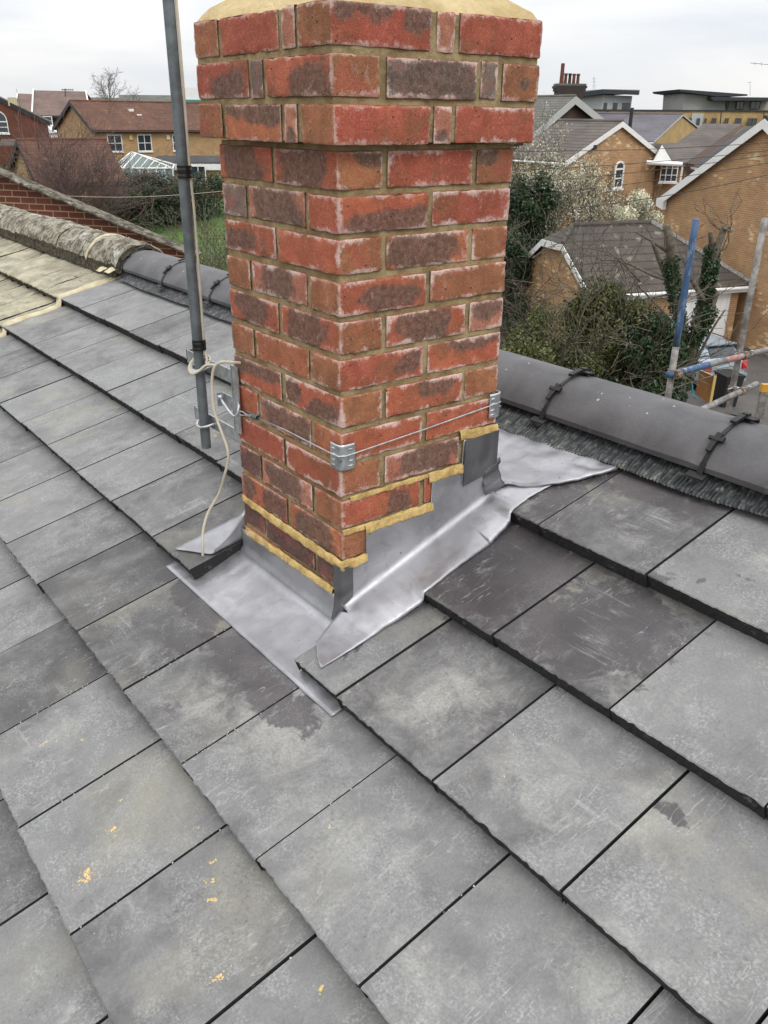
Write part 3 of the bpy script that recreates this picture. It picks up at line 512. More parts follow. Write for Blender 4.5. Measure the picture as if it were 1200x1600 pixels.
def brick(x0, x1, y0, y1, z0, z1, sides):
    sz = (x1-x0, y1-y0, z1-z0); org = Vector((x0, y0, z0)); r = .0045; jx, jy, jz = (random.uniform(-.0015, .0015) for _ in range(3)); seed = random.uniform(0, 99)
    ctr = org+Vector(sz)/2; tilt = random.uniform(-.006, .006)
    for ax, sg, info in sides:
        u_, v_ = {0: (1, 2), 1: (0, 2), 2: (0, 1)}[ax]
        LU = lines(sz[u_], .011 if ax < 2 else .05); LV = lines(sz[v_], .011 if ax < 2 else .05); b0 = len(BV)
        k_, es, pts = info[0], info[1]/9, info[2:]
        col = KC[k_]; jit = 1+random.uniform(-.12, .12); col = tuple(c*jit for c in col)
        flipu = (ax == 1 and True) and False
        for b_ in LV:
            for a_ in LU:
                q = [0, 0, 0]; q[ax] = sz[ax] if sg > 0 else 0; q[u_] = a_; q[v_] = b_; p = Vector(q)
                inn = Vector([min(max(p[i], r), sz[i]-r) for i in range(3)]); d = p-inn
                if d.length > 0: p = inn+d.normalized()*min(d.length, r)
                w = org+p; nz = mn.noise(w*38+Vector((seed, 0, 0)))*.0012+mn.noise(w*150)*.0009
                edge_ = min(a_, sz[u_]-a_, b_, sz[v_]-b_)
                if edge_ < .007: nz += mn.noise(w*75+Vector((0, seed, 0)))*.0022
                nrm = (p-inn).normalized() if (p-inn).length > 1e-6 else Vector((0, 0, 1)); w = w+nrm*nz
                w.x += jx; w.y += jy; w.z += jz+tilt*(w.x-ctr.x+w.y-ctr.y)
                BV.append(w)
        nu = len(LU); outward = sg > 0
        for j in range(len(LV)-1):
            for i in range(nu-1):
                t = (b0+j*nu+i, b0+j*nu+i+1, b0+(j+1)*nu+i+1, b0+(j+1)*nu+i)
                e1 = BV[t[1]]-BV[t[0]]; e2 = BV[t[3]]-BV[t[0]]
                if (e1.cross(e2)[ax] > 0) != outward: t = t[::-1]
                BF.append(t)
                for vi in t:
                    lj, li = divmod(vi-b0, nu); uu, vv = LU[li]/sz[u_], LV[lj]/sz[v_]
                    m = 0
                    for (cu, cv, ru, rv) in pts:
                        m = max(m, 1-.5*math.hypot((uu-cu)/(ru*.92), (vv-cv)/(rv*.88)))
                    ed = min(LU[li], sz[u_]-LU[li], LV[lj], sz[v_]-LV[lj])/.022
                    BC.append((*col, 1)); BX.append((max(0, m) if ax < 2 else 0, min(1, ed) if ax < 2 else 1, es if ax < 2 else 0, 1))
plain = ('R', 4); 
def course(n):
    z0 = (14-n)*.075; z1 = z0+.065; cor = n <= 3; o = .0275 if cor else 0; X1 = o; X0 = -.44-o; Y0 = -o; Y1 = .44+o; D = .1025; Ls = X1-X0
    left, right = CO.get(n, ([plain]*3, [plain]*3)); left = list(left)[::-1]     # from the corner outwards
    def flipu(i): return (i[0], i[1])+tuple((a, b, c, d) for a, b, c, d in i[2:])
    bt = [(2, 1, ('B', 0)), (2, -1, ('B', 0))]
    if cor: full_right = n in (1, 3)
    else: full_right = n % 2 == 1            # odd shaft courses: two stretchers on the right face
    def seg(kinds):
        r = []; p = 0
        for k in kinds: r.append((p, p+k)); p += k+.01
        return r
    st_, hd, c4 = .215, .1025, .045
    if cor:
        long_ = seg([st_, c4, st_]); short = seg([hd, c4, st_, hd]) if full_right else seg([hd, st_, c4, hd])
    else: long_ = seg([st_, st_]); short = seg([hd, st_, hd])
    rnd_info = lambda: (random.choice('RrBOK'), random.randint(2, 7), (random.random(), random.random(), .3, .6))
    if full_right:     # bricks run along y on both x-faces, short pieces between on y-faces
        for k, (a, b_) in enumerate(long_):
            s_ = [(0, 1, right[k] if k < len(right) else plain)]
            if k == 0: s_.append((1, -1, left[0]))
            if k == len(long_)-1: s_.append((1, 1, rnd_info()))
            brick(X1-D, X1, Y0+a, Y0+b_, z0, z1, s_+bt)
            s_ = [(0, -1, rnd_info())]
            if k == 0: s_.append((1, -1, left[-1]))
            if k == len(long_)-1: s_.append((1, 1, rnd_info()))
            brick(X0, X0+D, Y0+a, Y0+b_, z0, z1, s_+bt)
        for k, (a, b_) in enumerate(short[1:-1]):
            brick(X1-b_, X1-a, Y0, Y0+D, z0, z1, [(1, -1, left[k+1])]+bt); brick(X1-b_, X1-a, Y1-D, Y1, z0, z1, [(1, 1, rnd_info())]+bt)
    else:
        for k, (a, b_) in enumerate(long_):
            s_ = [(1, -1, left[k])]
            if k == 0: s_.append((0, 1, right[0]))
            if k == len(long_)-1: s_.append((0, -1, rnd_info()))
            brick(X1-b_, X1-a, Y0, Y0+D, z0, z1, s_+bt)
            s_ = [(1, 1, rnd_info())]
            if k == 0: s_.append((0, 1, right[-1]))
            if k == len(long_)-1: s_.append((0, -1, rnd_info()))
            brick(X1-b_, X1-a, Y1-D, Y1, z0, z1, s_+bt)
        for k, (a, b_) in enumerate(short[1:-1]):
            brick(X1-D, X1, Y0+a, Y0+b_, z0, z1, [(0, 1, right[k+1])]+bt); brick(X0, X0+D, Y0+a, Y0+b_, z0, z1, [(0, -1, rnd_info())]+bt)
for n in range(1, 18): course(n)
me = bpy.data.meshes.new('brickwork'); bb = base_of(ch); me.from_pydata([tuple(v-bb) for v in BV], [], BF); me.materials.append(M['chimney_brick'])
for nm, dat in (('bcol', BC), ('bfx', BX)):
    a_ = me.attributes.new(nm, 'FLOAT_COLOR', 'CORNER'); a_.data.foreach_set('color', np.array(dat, dtype=np.float32).ravel())
me.polygons.foreach_set('use_smooth', [True]*len(me.polygons)); o_ = bpy.data.objects.new('brickwork', me); COL.objects.link(o_); o_.parent = ch
b = MB()       # mortar body, slightly recessed and uneven
def mslab(o, z0, z1):
    X0, X1, Y0, Y1 = -.44-o, o, -o, .44+o; n = 44; nz = max(2, int((z1-z0)/.009))
    for (P, Q) in (((X1, Y0), (X1, Y1)), ((X1, Y1), (X0, Y1)), ((X0, Y1), (X0, Y0)), ((X0, Y0), (X1, Y0))):
        d = Vector((Q[0]-P[0], Q[1]-P[1], 0)); nr = Vector((d.y, -d.x, 0)).normalized()
        rows = []
        for j in range(nz+1):
            r_ = []
            for i in range(n+1):
                w = Vector((P[0], P[1], z0+(z1-z0)*j/nz))+d*(i/n); q = .0016*mn.noise(w*70)+.0012*mn.noise(w*25) if 0 < i < n else 0
                r_.append(w+nr*q)
            rows.append(r_)
        b.grid(rows)
    b.quad((X0, Y0, z1), (X1, Y0, z1), (X1, Y1, z1), (X0, Y1, z1)); b.quad((X0, Y0, z0), (X0, Y1, z0), (X1, Y1, z0), (X1, Y0, z0))
mslab(-.0045, -.35, .823); mslab(.0275-.0045, .828, 1.036)
b.build('mortar_joints', M['mortar'], ch, smooth=True)
# flaunching
b = MB(); rows = []; n = 40
for j in range(n+1):
    r_ = []
    for i in range(n+1):
        u, v = i/n*2-1, j/n*2-1; m_ = max(abs(u), abs(v)); hh = 1.041+.115*max(0, 1-m_)**.75+.006*mn.noise(Vector((u*4, v*4, 0)))+.004*mn.noise(Vector((u*14, v*14, 2)))
        if m_ > .97: hh = 1.036
        e_ = .243+.005*mn.noise(Vector((u*6, v*6, 8))); r_.append(Vector((-.22+u*e_, .22+v*e_, hh)))
    rows.append(r_)
b.grid(rows); b.build('mortar_cap', M['flaunching'], ch, smooth=True)
# fresh yellow pointing (over the leadwork)
def strip(b, P, Q, nr, hgt, thick, seed=0, taper=True):
    hgt *= .82; thick *= .48
    P, Q, nr = Vector(P), Vector(Q), Vector(nr); L = (Q-P).length; n = max(6, int(L/.006)); rows = []
    for i in range(n+1):
        c = P+(Q-P)*(i/n); k = math.sin(math.pi*min(1, max(.02, i/n)))**.25 if taper else 1; h1 = hgt*(.5+.22*mn.noise(Vector((i*.21, seed, 0)))+.1*mn.noise(Vector((i*.9, seed, 4)))); h0 = -hgt*(.5+.2*mn.noise(Vector((i*.23, seed, 9)))+.12*mn.noise(Vector((i*1.1, seed, 5))))
        t = thick*(1+.35*mn.noise(Vector((i*.3, seed, 2))))*k; Zv = Vector((0, 0, 1))
        rag = .0022*mn.noise(Vector((i*2.3, seed, 1))); rows.append([c+Zv*(h0+rag)-nr*.002, c+Zv*(h0+rag)+nr*t*.9, c+Zv*h0*.8+nr*t*1.05, c+Zv*h0*.2+nr*(t*.85+rag), c+Zv*h1*.4+nr*t*.6, c+Zv*h1*.8+nr*t*.25, c+Zv*h1-nr*.003])
    d = (Q-P).cross(Vector((0, 0, 1))); b.grid(rows, flip=(d.dot(nr) < 0)); return b
pt = MB()
XN, YN = (1, 0, 0), (0, -1, 0)
strip(pt, (.004, -.006, -.010), (.004, .063, -.008), XN, .024, .009, 1, False); strip(pt, (.010, -.004, -.010), (-.30, -.004, -.008), YN, .023, .009, 2, False); strip(pt, (-.30, -.004, -.008), (-.435, -.004, -.004), YN, .018, .008, 2.5)
strip(pt, (.003, .058, .062), (.003, .25, .064), XN, .025, .008, 3, False); strip(pt, (.003, .235, .137), (.003, .342, .137), XN, .026, .009, 4, False); strip(pt, (.002, .02, .142), (.002, .24, .142), XN, .013, .004, 4.4); strip(pt, (.003, .325, .218), (.003, .444, .212), XN, .026, .009, 5, False)
strip(pt, (-.425, -.004, -.094), (-.032, -.004, -.088), YN, .019, .009, 6, False); strip(pt, (.002, 0., .068), (.002, .06, .066), XN, .014, .005, 7)
pt.build('fresh_pointing', M['fresh_mortar'], ch, smooth=True)

# ================================================================== LEADWORK
def lead_n(s):
    m = max(tile_n(s+d) for d in (-.008, 0, .008)); w = 0; t = 0
    for k in range(-6, 7):
        q = s+k*.013; w += max(tile_n(q+d) for d in (-.010, 0, .010)); t += 1
    return max(m, w/t)+.0035
def interp(x, tab):
    for (a, p), (b_, q) in zip(tab, tab[1:]):
        if x <= b_: return p+(q-p)*max(0, (x-a))/(b_-a)
    return tab[-1][1]
fl = thing('step_flashing', 'stepped grey lead flashing climbing the right face of the chimney', 'flashing', RP(.06, -.13, 0))
EDGE = [(-.138, .104), (-.04, .108), (.037, .106), (.10, .118), (.125, .122), (.16, .122), (.222, .113), (.348, .106), (.42, .100), (.455, .092), (.523, .086), (.60, .092), (.66, .08)]
INN = [(-.138, .100), (-.125, .07), (-.101, .031), (-.05, .010), (-.015, .004)]
STEPS = [(-.01, -.012), (.0595, -.012), (.0600, .06), (.245, .063), (.2455, .135), (.336, .137), (.3365, .212), (.445, .212)]
def ztop(y):
    for (a, p), (b_, q) in zip(STEPS, STEPS[1:]):
        if y <= b_: return p+(q-p)*max(0, y-a)/max(1e-6, b_-a)
    return STEPS[-1][1]
def nwall(s, n0):
    t = min(1, max(0, (s+.10)/.13)); t = t*t*(3-2*t); return n0+(.0055-n0)*t
rows = []; ss = sorted(set([round(-.138+k*.0075, 4) for k in range(0, 106)]+[.0595/CT, .0602/CT, .245/CT, .2457/CT, .336/CT, .3367/CT]))
rflat = []; wob = lambda x, s, k=1.: .0022*k*mn.noise(Vector((x*22, s*16, 3)))+.0010*k*mn.noise(Vector((x*60, s*50, 6)))
for s in ss:
    n0 = lead_n(s); xe = interp(s, EDGE)+.0015*mn.noise(Vector((s*60, 0, 0))); y = s*CT; R_ = .021
    up = -.004 < y < .446
    if not up:
        xi = interp(s, INN) if y < 0 else .004; nw_ = nwall(s, n0) if s < .1 else n0; row = [RP(xi+(xe-xi)*k/13, s, nw_*(1-(k/13)**1.6)+n0*(k/13)**1.6+wob(xi+(xe-xi)*k/13, s, .8)) for k in range(14)]; rflat.append(('f', s, row)); continue
    nw = nwall(s, n0); zb = RP(0, s, nw).z; row = []; zt = max(ztop(y), zb+.024)
    for k in range(9): q = k/8; row.append(Vector((.0035+.0012*mn.noise(Vector((y*20, q*4, 0))), y, zt+(zb+R_-zt)*q)))
    for k in range(1, 5): a_ = math.pi/2*k/5; row.append(RP(.0035+R_*(1-math.cos(a_)), s, nw+R_*(1-math.sin(a_))))
    x_s = .0035+R_
    for k in range(14): x_ = x_s+(xe-x_s)*k/13; f_ = (k/13)**1.6; row.append(RP(x_, s, (nw*(1-f_)+n0*f_)+wob(x_, s, .8)*min(1, k/3)-(.0015 if k == 13 else 0)))
    rflat.append(('u', s, row))
b = MB(); fr = [r_[2] for r_ in rflat if r_[0] == 'f' and r_[1] < .1]; ur = [r_[2] for r_ in rflat if r_[0] == 'u']; fb = [r_[2] for r_ in rflat if r_[0] == 'f' and r_[1] > .3]
fr2 = fr+[ur[0][-14:]]; b.grid(fr2, flip=False); b.grid(ur, flip=False); b.grid([ur[-1][-14:]]+fb, flip=False)
for o2 in (b,): pass
lead1 = b.build('lead_sheet', M['lead'], fl, smooth=True); wd = lead1.modifiers.new('weld', 'WELD'); wd.merge_threshold = .0003; md = lead1.modifiers.new('thick', 'SOLIDIFY'); md.thickness = .0022; md.offset = 0
b = MB(); b.prism([(.0075, .338, .205), (.0075, .4435, .209), (.0075, .4435, .112), (.0075, .338, .092)], (.0022, 0, 0)); b.build('cover_piece', M['lead_shaded'], fl)
b = MB(); b.grid([[Vector(p_)+Vector((.0012*mn.noise(Vector((z_*60, p_[0]*90, 1))), -.0012*mn.noise(Vector((z_*50, p_[1]*90, 4)))-.010*max(0, (-.10-z_)/.05)**2, z_)) for p_ in ((.0075, .022, 0), (.0085, .010, 0), (.0085, .001, 0), (.0075, -.005, 0), (.003, -.0085, 0), (-.006, -.0095, 0), (-.017, -.0090, 0), (-.024, -.0078, 0))] for z_ in (-.012, -.03, -.05, -.07, -.09, -.11, -.13, -.15)], flip=True); w_ = b.build('corner_fold', M['lead_shaded'], fl, smooth=True)
# apron along the front (left in the photo) face
ap = thing('apron_flashing', 'wide pale grey lead apron along the down-slope foot of the chimney', 'flashing', RP(-.2, -.19, -.03))
def ap_n(s): return -T*(s+.467)/.3043+.003 if s < -.15 else -T*1.042+.003
rows = []; nx = 104
for i in range(nx+1):
    x = -.583+(.775)*i/nx; r_ = []; inside = -.442 < x < 0
    zt = -.094 if inside else -.118; R_ = .022
    yb = -.006 if inside else .02
    NB = -T*1.042+.003; top_s = (-.0065+NB*ST)/CT
    if inside: zt = -.092+.0*i
    zb = RP(0, top_s, NB).z
    for k in range(5): q = k/4; r_.append(Vector((x, -.006-.001*mn.noise(Vector((x*20, q*3, 0))), zt+(zb+R_-zt)*q)) if inside else RP(x, -.0065+.004*(4-k), NB))
    for k in range(1, 5): a_ = math.pi/2*k/5; r_.append(RP(x, top_s-R_*(1-math.cos(a_)), NB+R_*(1-math.sin(a_))) if inside else RP(x, top_s-R_*k/5, NB))
    sb = -.189+.0012*mn.noise(Vector((x*14, 0, 0)))
    for k in range(16): s = top_s-R_+(sb-(top_s-R_))*k/15; r_.append(RP(x, s, ap_n(s)+wob(x, s, .9)*(1 if k < 15 else .2)))
    rows.append(r_)
b = MB(); b.grid(rows, flip=True)
a1 = b.build('lead_sheet', M['lead'], ap, smooth=True); wd = a1.modifiers.new('weld', 'WELD'); wd.merge_threshold = .0003; md = a1.modifiers.new('thick', 'SOLIDIFY'); md.thickness = .0022; md.offset = 0
# hidden-side step flashing
hs = thing('side_flashing', 'lead flashing with a bright cut corner left of the chimney, under the cable end', 'flashing', RP(-.5, -.13, 0))
rows = []
for k in range(0, 90):
    s0_ = -.150+.0078*k; y = s0_*CT; r_ = []; f = min(1, max(0, (.02-s0_)/.17)); R_ = .02
    for q in range(20):
        if q < 6: x_ = -.444-.001*f; v_ = 1-q/6*1.0
        else: v_ = 0; x_ = -.444-.126*((q-6)/13)
        tt = max(0, (x_+.571)/.127); s = s0_+f*.066*tt if s0_ < .02 else s0_
        n0 = lead_n(s)+.001; hgt = .055*(1-f)**1.2+.004; xr = -.444-x_
        cv = R_*(1-math.sqrt(max(0, 1-(1-min(1, xr/R_))**2))) if q >= 6 else R_
        if q < 6: n_ = n0+(R_+hgt*v_)*(1-f*.45)
        else: n_ = n0+cv*(1-f*.45)+wob(x_, s, .6)*min(1, xr/.03)
        r_.append(RP(x_-(.012*f if q < 6 else .012*f*max(0, 1-xr/.03)), s, n_))
    rows.append(r_)
b = MB(); b.grid(rows, flip=True); a1 = b.build('lead_sheet', M['lead'], hs, smooth=True); wd = a1.modifiers.new('weld', 'WELD'); wd.merge_threshold = .0003; md = a1.modifiers.new('thick', 'SOLIDIFY'); md.thickness = .0022; md.offset = 0
# back gutter
bgx = thing('back_gutter', 'large pale lead sheet tucked under the pleated ridge strip behind the chimney', 'flashing', RP(0, .53, 0))
SLO = [(-.62, .50), (-.44, .485), (0., .505), (.012, .519), (.04, .532), (.07, .556), (.10, .59), (.129, .634), (.15, .68), (.171, .728)]
rows = []
for i in range(96):
    x = -.62+.79*i/95; sl_ = interp(x, SLO); r_ = []
    for k in range(17):
        s = sl_+(.745-sl_)*k/16; n_ = -T*(s-.446)/.3043+.0105+wob(x, s, 1.6)+.0035*mn.noise(Vector((x*9, s*30, 8)))
        if x > -.44 and x < .035: n_ += .05*math.exp(-max(0, s-.475)/.014)*math.exp(-max(0, x)/.012)
        r_.append(RP(x, s, n_-(.004 if k == 0 else 0)))
    rows.append(r_)
b = MB(); b.grid(rows, flip=False); a1 = b.build('lead_sheet', M['lead'], bgx, smooth=True); wd = a1.modifiers.new('weld', 'WELD'); wd.merge_threshold = .0003; md = a1.modifiers.new('thick', 'SOLIDIFY'); md.thickness = .0035; md.offset = -1
b = MB(); rows = []
for k in range(12):       # turned corner piece at the side of the chimney
    t = k/11; rows.append([Vector((.006+.004*math.sin(q*2)+.028*max(0, (q-3)/3)**2*(.4+.6*t), .405+.05*t, .118-.064*q/6+.02*t)) for q in range(7)])
b.grid(rows, flip=True); a1 = b.build('corner_fold', M['lead_shaded'], bgx, smooth=True); wd = a1.modifiers.new('weld', 'WELD'); wd.merge_threshold = .0003; md = a1.modifiers.new('thick', 'SOLIDIFY'); md.thickness = .002

# ================================================================== MORTAR SPLASHES
def blob(b, x, s, rx, rs_, ang, h, seed):
    n0 = tile_n(s); n = 12; i0 = len(b.v); ca, sa = math.cos(ang), math.sin(ang); b.v.append(RP(x, s, n0+h))
    for ring, hh in ((.5, .75), (1., .02)):
        for k in range(n):
            w = 2*math.pi*k/n; r_ = ring*(1+.45*mn.noise(Vector((math.cos(w)*1.5, math.sin(w)*1.5, seed)))); u, v = rx*r_*math.cos(w), rs_*r_*math.sin(w)
            b.v.append(RP(x+u*ca-v*sa, s+u*sa+v*ca, n0+h*hh*(1+.5*mn.noise(Vector((k, seed, ring))))-(.0006 if ring == 1 else 0)))
    for k in range(n): q = (k+1) % n; b.f.append((i0, i0+1+k, i0+1+q)); b.f.append((i0+1+k, i0+1+n+k, i0+1+n+q, i0+1+q)); b.m += [0, 0]
SPL = [(-.254, -.657, .005, .014, .3, 'yellow mortar streak at the left edge, longest of the small cluster'), (-.238, -.635, .004, .010, .2, 'short yellow mortar streak right beside the longest one at the left edge'), (-.198, -.59, .005, .005, 0, 'small yellow mortar dab right of the streaks at the left edge'),
 (.075, -.632, .009, .006, .5, 'yellow mortar dab above the largest splash'), (.139, -.712, .010, .016, -.5, 'largest yellow mortar splash, low on the left'), (.128, -.706, .008, .010, .8, 'lump joined to the upper left of the largest yellow splash'), (.469, -.615, .007, .014, -.3, 'bright yellow mortar lump near the bottom, below the three smears'),
 (.277, -.523, .004, .010, -.2, 'topmost of three thin yellow smears in a row'), (.308, -.546, .0055, .016, -.5, 'middle of three thin yellow smears in a row'), (.343, -.56, .004, .014, -.7, 'lowest of three thin yellow smears in a row'), (.40, -.341, .004, .007, .2, 'small ochre dab on the tile below the chimney corner'), (.386, -.618, .003, .003, 0, 'tiny yellow crumb left of the bright lump near the bottom'),
 (.19, -.513, .003, .005, 0, 'tiny yellow crumb above the three smears'), (.021, -.593, .003, .003, 0, 'tiny crumb of mortar on the tile above the largest splash'), (-1.0, .22, .012, .004, .2, 'faint yellow mortar mark on the tile left of the steel pole'), (.594, -.507, .004, .006, .3, 'rust coloured crumb near the bottom centre of the tiles')]
for k, (x, s, rx, rs_, an, lb) in enumerate(SPL):
    b = MB(); rr_ = random.Random(k); n_ = 5 if rx < .0045 and rs_ < .008 else 34; ca, sa = math.cos(an), math.sin(an)
    for j in range(n_):
        u, v = rr_.gauss(0, rx*.85), rr_.gauss(0, rs_*.8); q = rr_.uniform(.0010, .0030)*(1.25 if abs(u) < rx*.6 and abs(v) < rs_*.7 else .6); blob(b, x+u*ca-v*sa, s+u*sa+v*ca, q, q*rr_.uniform(.8, 1.9), an, q*.45, k*1.7+j)
    tag(b.build('mortar_splash', M['splash'], loc=RP(x, s, tile_n(s)), smooth=True), lb, 'mortar splash', 'yellow mortar splashes on the grey tiles')
b = MB()
for k in range(130):
    if rnd.random() < .6: i = rnd.choice([2, 3, 4, 5]); x = rnd.uniform(-.8, 1.3); s = BUTT[i]+rnd.uniform(.0, .3)
    else: i = rnd.choice([3, 4]); x = OFFS[i]+.2925*rnd.choice([-2, -1, 0, 1])+rnd.uniform(-.004, .004); s = BUTT[i]+rnd.uniform(.0, .29)
    if s > -.2 and -.6 < x < .2: continue
    q = rnd.uniform(.0006, .0016); blob(b, x, s, q, q*rnd.uniform(.6, 1.8), rnd.uniform(0, 3), q*.8, k)
tag(b.build('mortar_crumbs', mat('crumb', (.5, .42, .26), .95, scale=9, col2=(.55, .53, .45)), loc=RP(0, -.5, 0)), 'tiny pale crumbs of mortar scattered over the lower tiles', 'debris', kind='stuff')

# ================================================================== MAST, BRACKET, LASHING, CABLE
px_, py_ = -.617, -.004
mast = thing('aerial_mast', 'dull grey vertical steel pole clamped left of the chimney', 'pole', (px_, py_, .07))
b = MB(); b.tube([(px_, py_, .075), (px_, py_, 1.75)], .0127, 24, caps=False); b.tube([(px_, py_, .0751), (px_, py_, 1.75)], .0108, 24, caps=True); b.build('tube', M['galv_dull'], mast, smooth=True)
for z0, z1 in ((.337, .362), (.738, .765)):
    b = MB(); zz = [z0+(z1-z0)*k/6 for k in range(7)]; b.tube([(px_+.0022, py_+.0028, z) for z in zz], [.0172+.0004*math.sin(k*2.1) for k in range(7)], 24); b.build('tape_band', M['tape'], mast, smooth=False)
brk = thing('chimney_bracket', 'galvanised steel bracket with two arms and v-bolts at the left edge of the chimney', 'bracket', (-.44, -.004, .17))
b = MB(); b.box((-.439, -.0075, .172), (.028, 0, 0), (0, .003, 0), (0, 0, .165)); b.box((-.4445, -.0075, .172), (.003, 0, 0), (0, .05, 0), (0, 0, .165)); b.build('back_plate', M['zinc'], brk)
for z_, xl in ((.280, -.72), (.130, -.70)):
    b = MB(); b.box((xl, .0105, z_), (-.412-xl if z_ > .2 else -.4445-xl, 0, 0), (0, .003, 0), (0, 0, .034)); b.box((xl, .0105, z_), (.003, 0, 0), (0, .02, 0), (0, 0, .034))
    b.build('arm', M['zinc'], brk)
    v = MB(); zc = z_+.016; xl2, xr2 = px_-.034, px_+.030
    v.tube([(xl2-.006, .018, zc-.002), (xl2, .006, zc-.003), (xl2+.006, -.010, zc-.006), (px_-.012, -.0195, zc-.010), (px_, -.0205, zc-.010), (px_+.012, -.0195, zc-.009), (xr2-.004, -.010, zc-.004), (xr2, .004, zc), (xr2+.002, .018, zc)], .0032, 8)
    for x_ in (xl2-.004, xr2+.001): v.tube([(x_, .0135, zc), (x_, .021, zc)], .0065, 6)
    v.build('v_bolt', M['zinc'], brk, smooth=True)
b = MB(); b.box((-.500, -.006, .222), (.062, 0, 0), (0, .0025, 0), (0, 0, .034)); b.box((-.500, -.006, .222), (.0025, 0, 0), (0, -.014, 0), (0, 0, .034)); b.build('tab', M['zinc'], brk)
b = MB(); b.tube([(-.484, -.018, .247), (-.470, -.020, .240), (-.440, -.021, .226), (-.418, -.021, .219), (-.407, -.019, .222), (-.403, -.016, .232), (-.404, -.012, .246), (-.410, -.010, .252)], .0036, 8); b.tube([(-.487, -.014, .249), (-.485, -.0225, .247)], .007, 6); b.build('hook_bolt', M['zinc'], brk, smooth=True)
lash = thing('lashing_wire', 'thin twisted steel lashing wire running round the chimney from the bracket', 'wire', (-.2, -.01, .22))
b = MB(); pts = []
A0, A1 = Vector((-.408, -.016, .232)), Vector((-.33, -.012, .240))
b.tube([A0, (-.395, -.013, .226), (-.375, -.011, .231), (-.35, -.012, .238), A1], .0018, 6); b.tube([A0+Vector((.004, 0, .002)), (-.385, -.014, .238), (-.36, -.010, .232), (-.345, -.012, .240), A1], .0018, 6)
b.tube([A1, (-.2, -.010, .2445), (-.02, -.010, .2445), (0.004, -.009, .245), (.0105, .004, .2455), (.0105, .02, .2465), (.0085, .22, .259), (.0075, .43, .2755), (.006, .446, .276), (-.05, .448, .276)], .0017, 6)
b.build('wire', M['zinc'], lash, smooth=True)
b = MB()
for k in range(5): c = A1+Vector((-.004+.0042*k, -.001, .0004*k)); b.tube([c+Vector((.001*math.sin(w), .0062*math.cos(w), .0062*math.sin(w))) for w in [2*math.pi*q/10 for q in range(11)]], .0019, 5)
b.tube([A1, A1+Vector((.014, -.008, .012))], .0013, 5); b.tube([A1, A1+Vector((-.02, -.008, .01)), A1+Vector((-.03, -.006, .004))], .0013, 5); b.build('wire_knot', M['galv_dull'], lash, smooth=True)
def corner_plate(label, cx, cy, s1, z0, z1, two):
    t = thing('corner_plate', label, 'corner plate', (cx, cy, z0), 'galvanised corner plates under the lashing wire'); b = MB()
    # two flanges with rounded bend; section in plan
    sec = [(-.030, -.0052), (-.026, -.0058), (-.010, -.0062), (-.002, -.0056), (.0035, -.0035), (.0056, .002), (.0062, .010), (.0058, .026), (.0052, .030)]
    rows = []; nz = 12
    for k in range(nz+1):
        z = z0+(z1-z0)*k/nz; e = .0 if 0 < k < nz else .0; r_ = []
        for (a, c) in sec:
            sh = .0; r_.append(Vector((cx+(a if two > 0 else a), cy+c*s1, z)))
        rows.append(r_)
    b.grid(rows, flip=(s1 < 0)); o = b.build('plate', M['zinc'], t, smooth=True); md = o.modifiers.new('thick', 'SOLIDIFY'); md.thickness = .0016; md.offset = 1
    for z in (z0+.009, z0+.020, z1-.022, z1-.010):
        r = MB(); r.tube([(cx-.028, cy-.0068*s1, z-.002), (cx-.020, cy-.0078*s1, z-.001), (cx-.012, cy-.0072*s1, z)], [.0008, .0018, .0008], 6); r.build('pressed_rib', M['zinc'], t, smooth=True); r = MB(); r.tube([(cx+.0072, cy+.012*s1, z), (cx+.0078, cy+.020*s1, z-.001), (cx+.0068, cy+.028*s1, z-.002)], [.0008, .0018, .0008], 6); r.build('pressed_rib', M['zinc'], t, smooth=True)
    h = MB(); h.tube([(cx+.0035, cy-.0035*s1, (z0+z1)/2-.006), (cx+.0068, cy-.0068*s1, (z0+z1)/2-.006)], .0032, 8); h.build('rivet', M['galv_dull'], t)
corner_plate('small galvanised plate folded round the near corner of the chimney', 0, 0, 1, .213, .268, 1)
corner_plate('small galvanised plate at the far right corner of the chimney', 0, .44, -1, .243, .300, 1)
cable = MB()
cx_, cy_ = px_+.0098, py_+.0128
P1 = [(cx_, cy_, 1.75), (cx_+.0008, cy_, 1.2), (cx_, cy_+.0005, .95), (cx_, cy_, .76), (cx_+.0022, cy_+.0015, .66), (cx_+.001, cy_+.001, .5), (cx_, cy_, .36), (cx_, cy_, .338), (-.596, .008, .318), (-.590, .002, .305)]
def cat(pts, n=8):
    P = [Vector(p) for p in pts]; P = [P[0]*2-P[1]]+P+[P[-1]*2-P[-2]]; o = []
    for i in range(1, len(P)-2):
        for k in range(n):
            t = k/n; o.append(.5*((2*P[i])+(P[i+1]-P[i-1])*t+(2*P[i-1]-5*P[i]+4*P[i+1]-P[i+2])*t*t+(3*P[i]-P[i-1]-3*P[i+1]+P[i+2])*t**3))
    return o+[P[-2]]
cable.tube(cat(P1), .0034, 8)
loop = [(-.590, .002, .303), (-.600, .020, .306), (-.625, .022, .310), (-.640, .006, .308), (-.642, -.012, .298), (-.628, -.023, .286), (-.608, -.025, .284), (-.592, -.018, .290), (-.586, -.004, .300), (-.594, .016, .312), (-.618, .022, .316), (-.640, .010, .314), (-.645, -.008, .304), (-.632, -.026, .289), (-.610, -.029, .280), (-.588, -.022, .290), (-.575, -.006, .306), (-.55, .01, .31)]
cable.tube(cat(loop), .0033, 8)
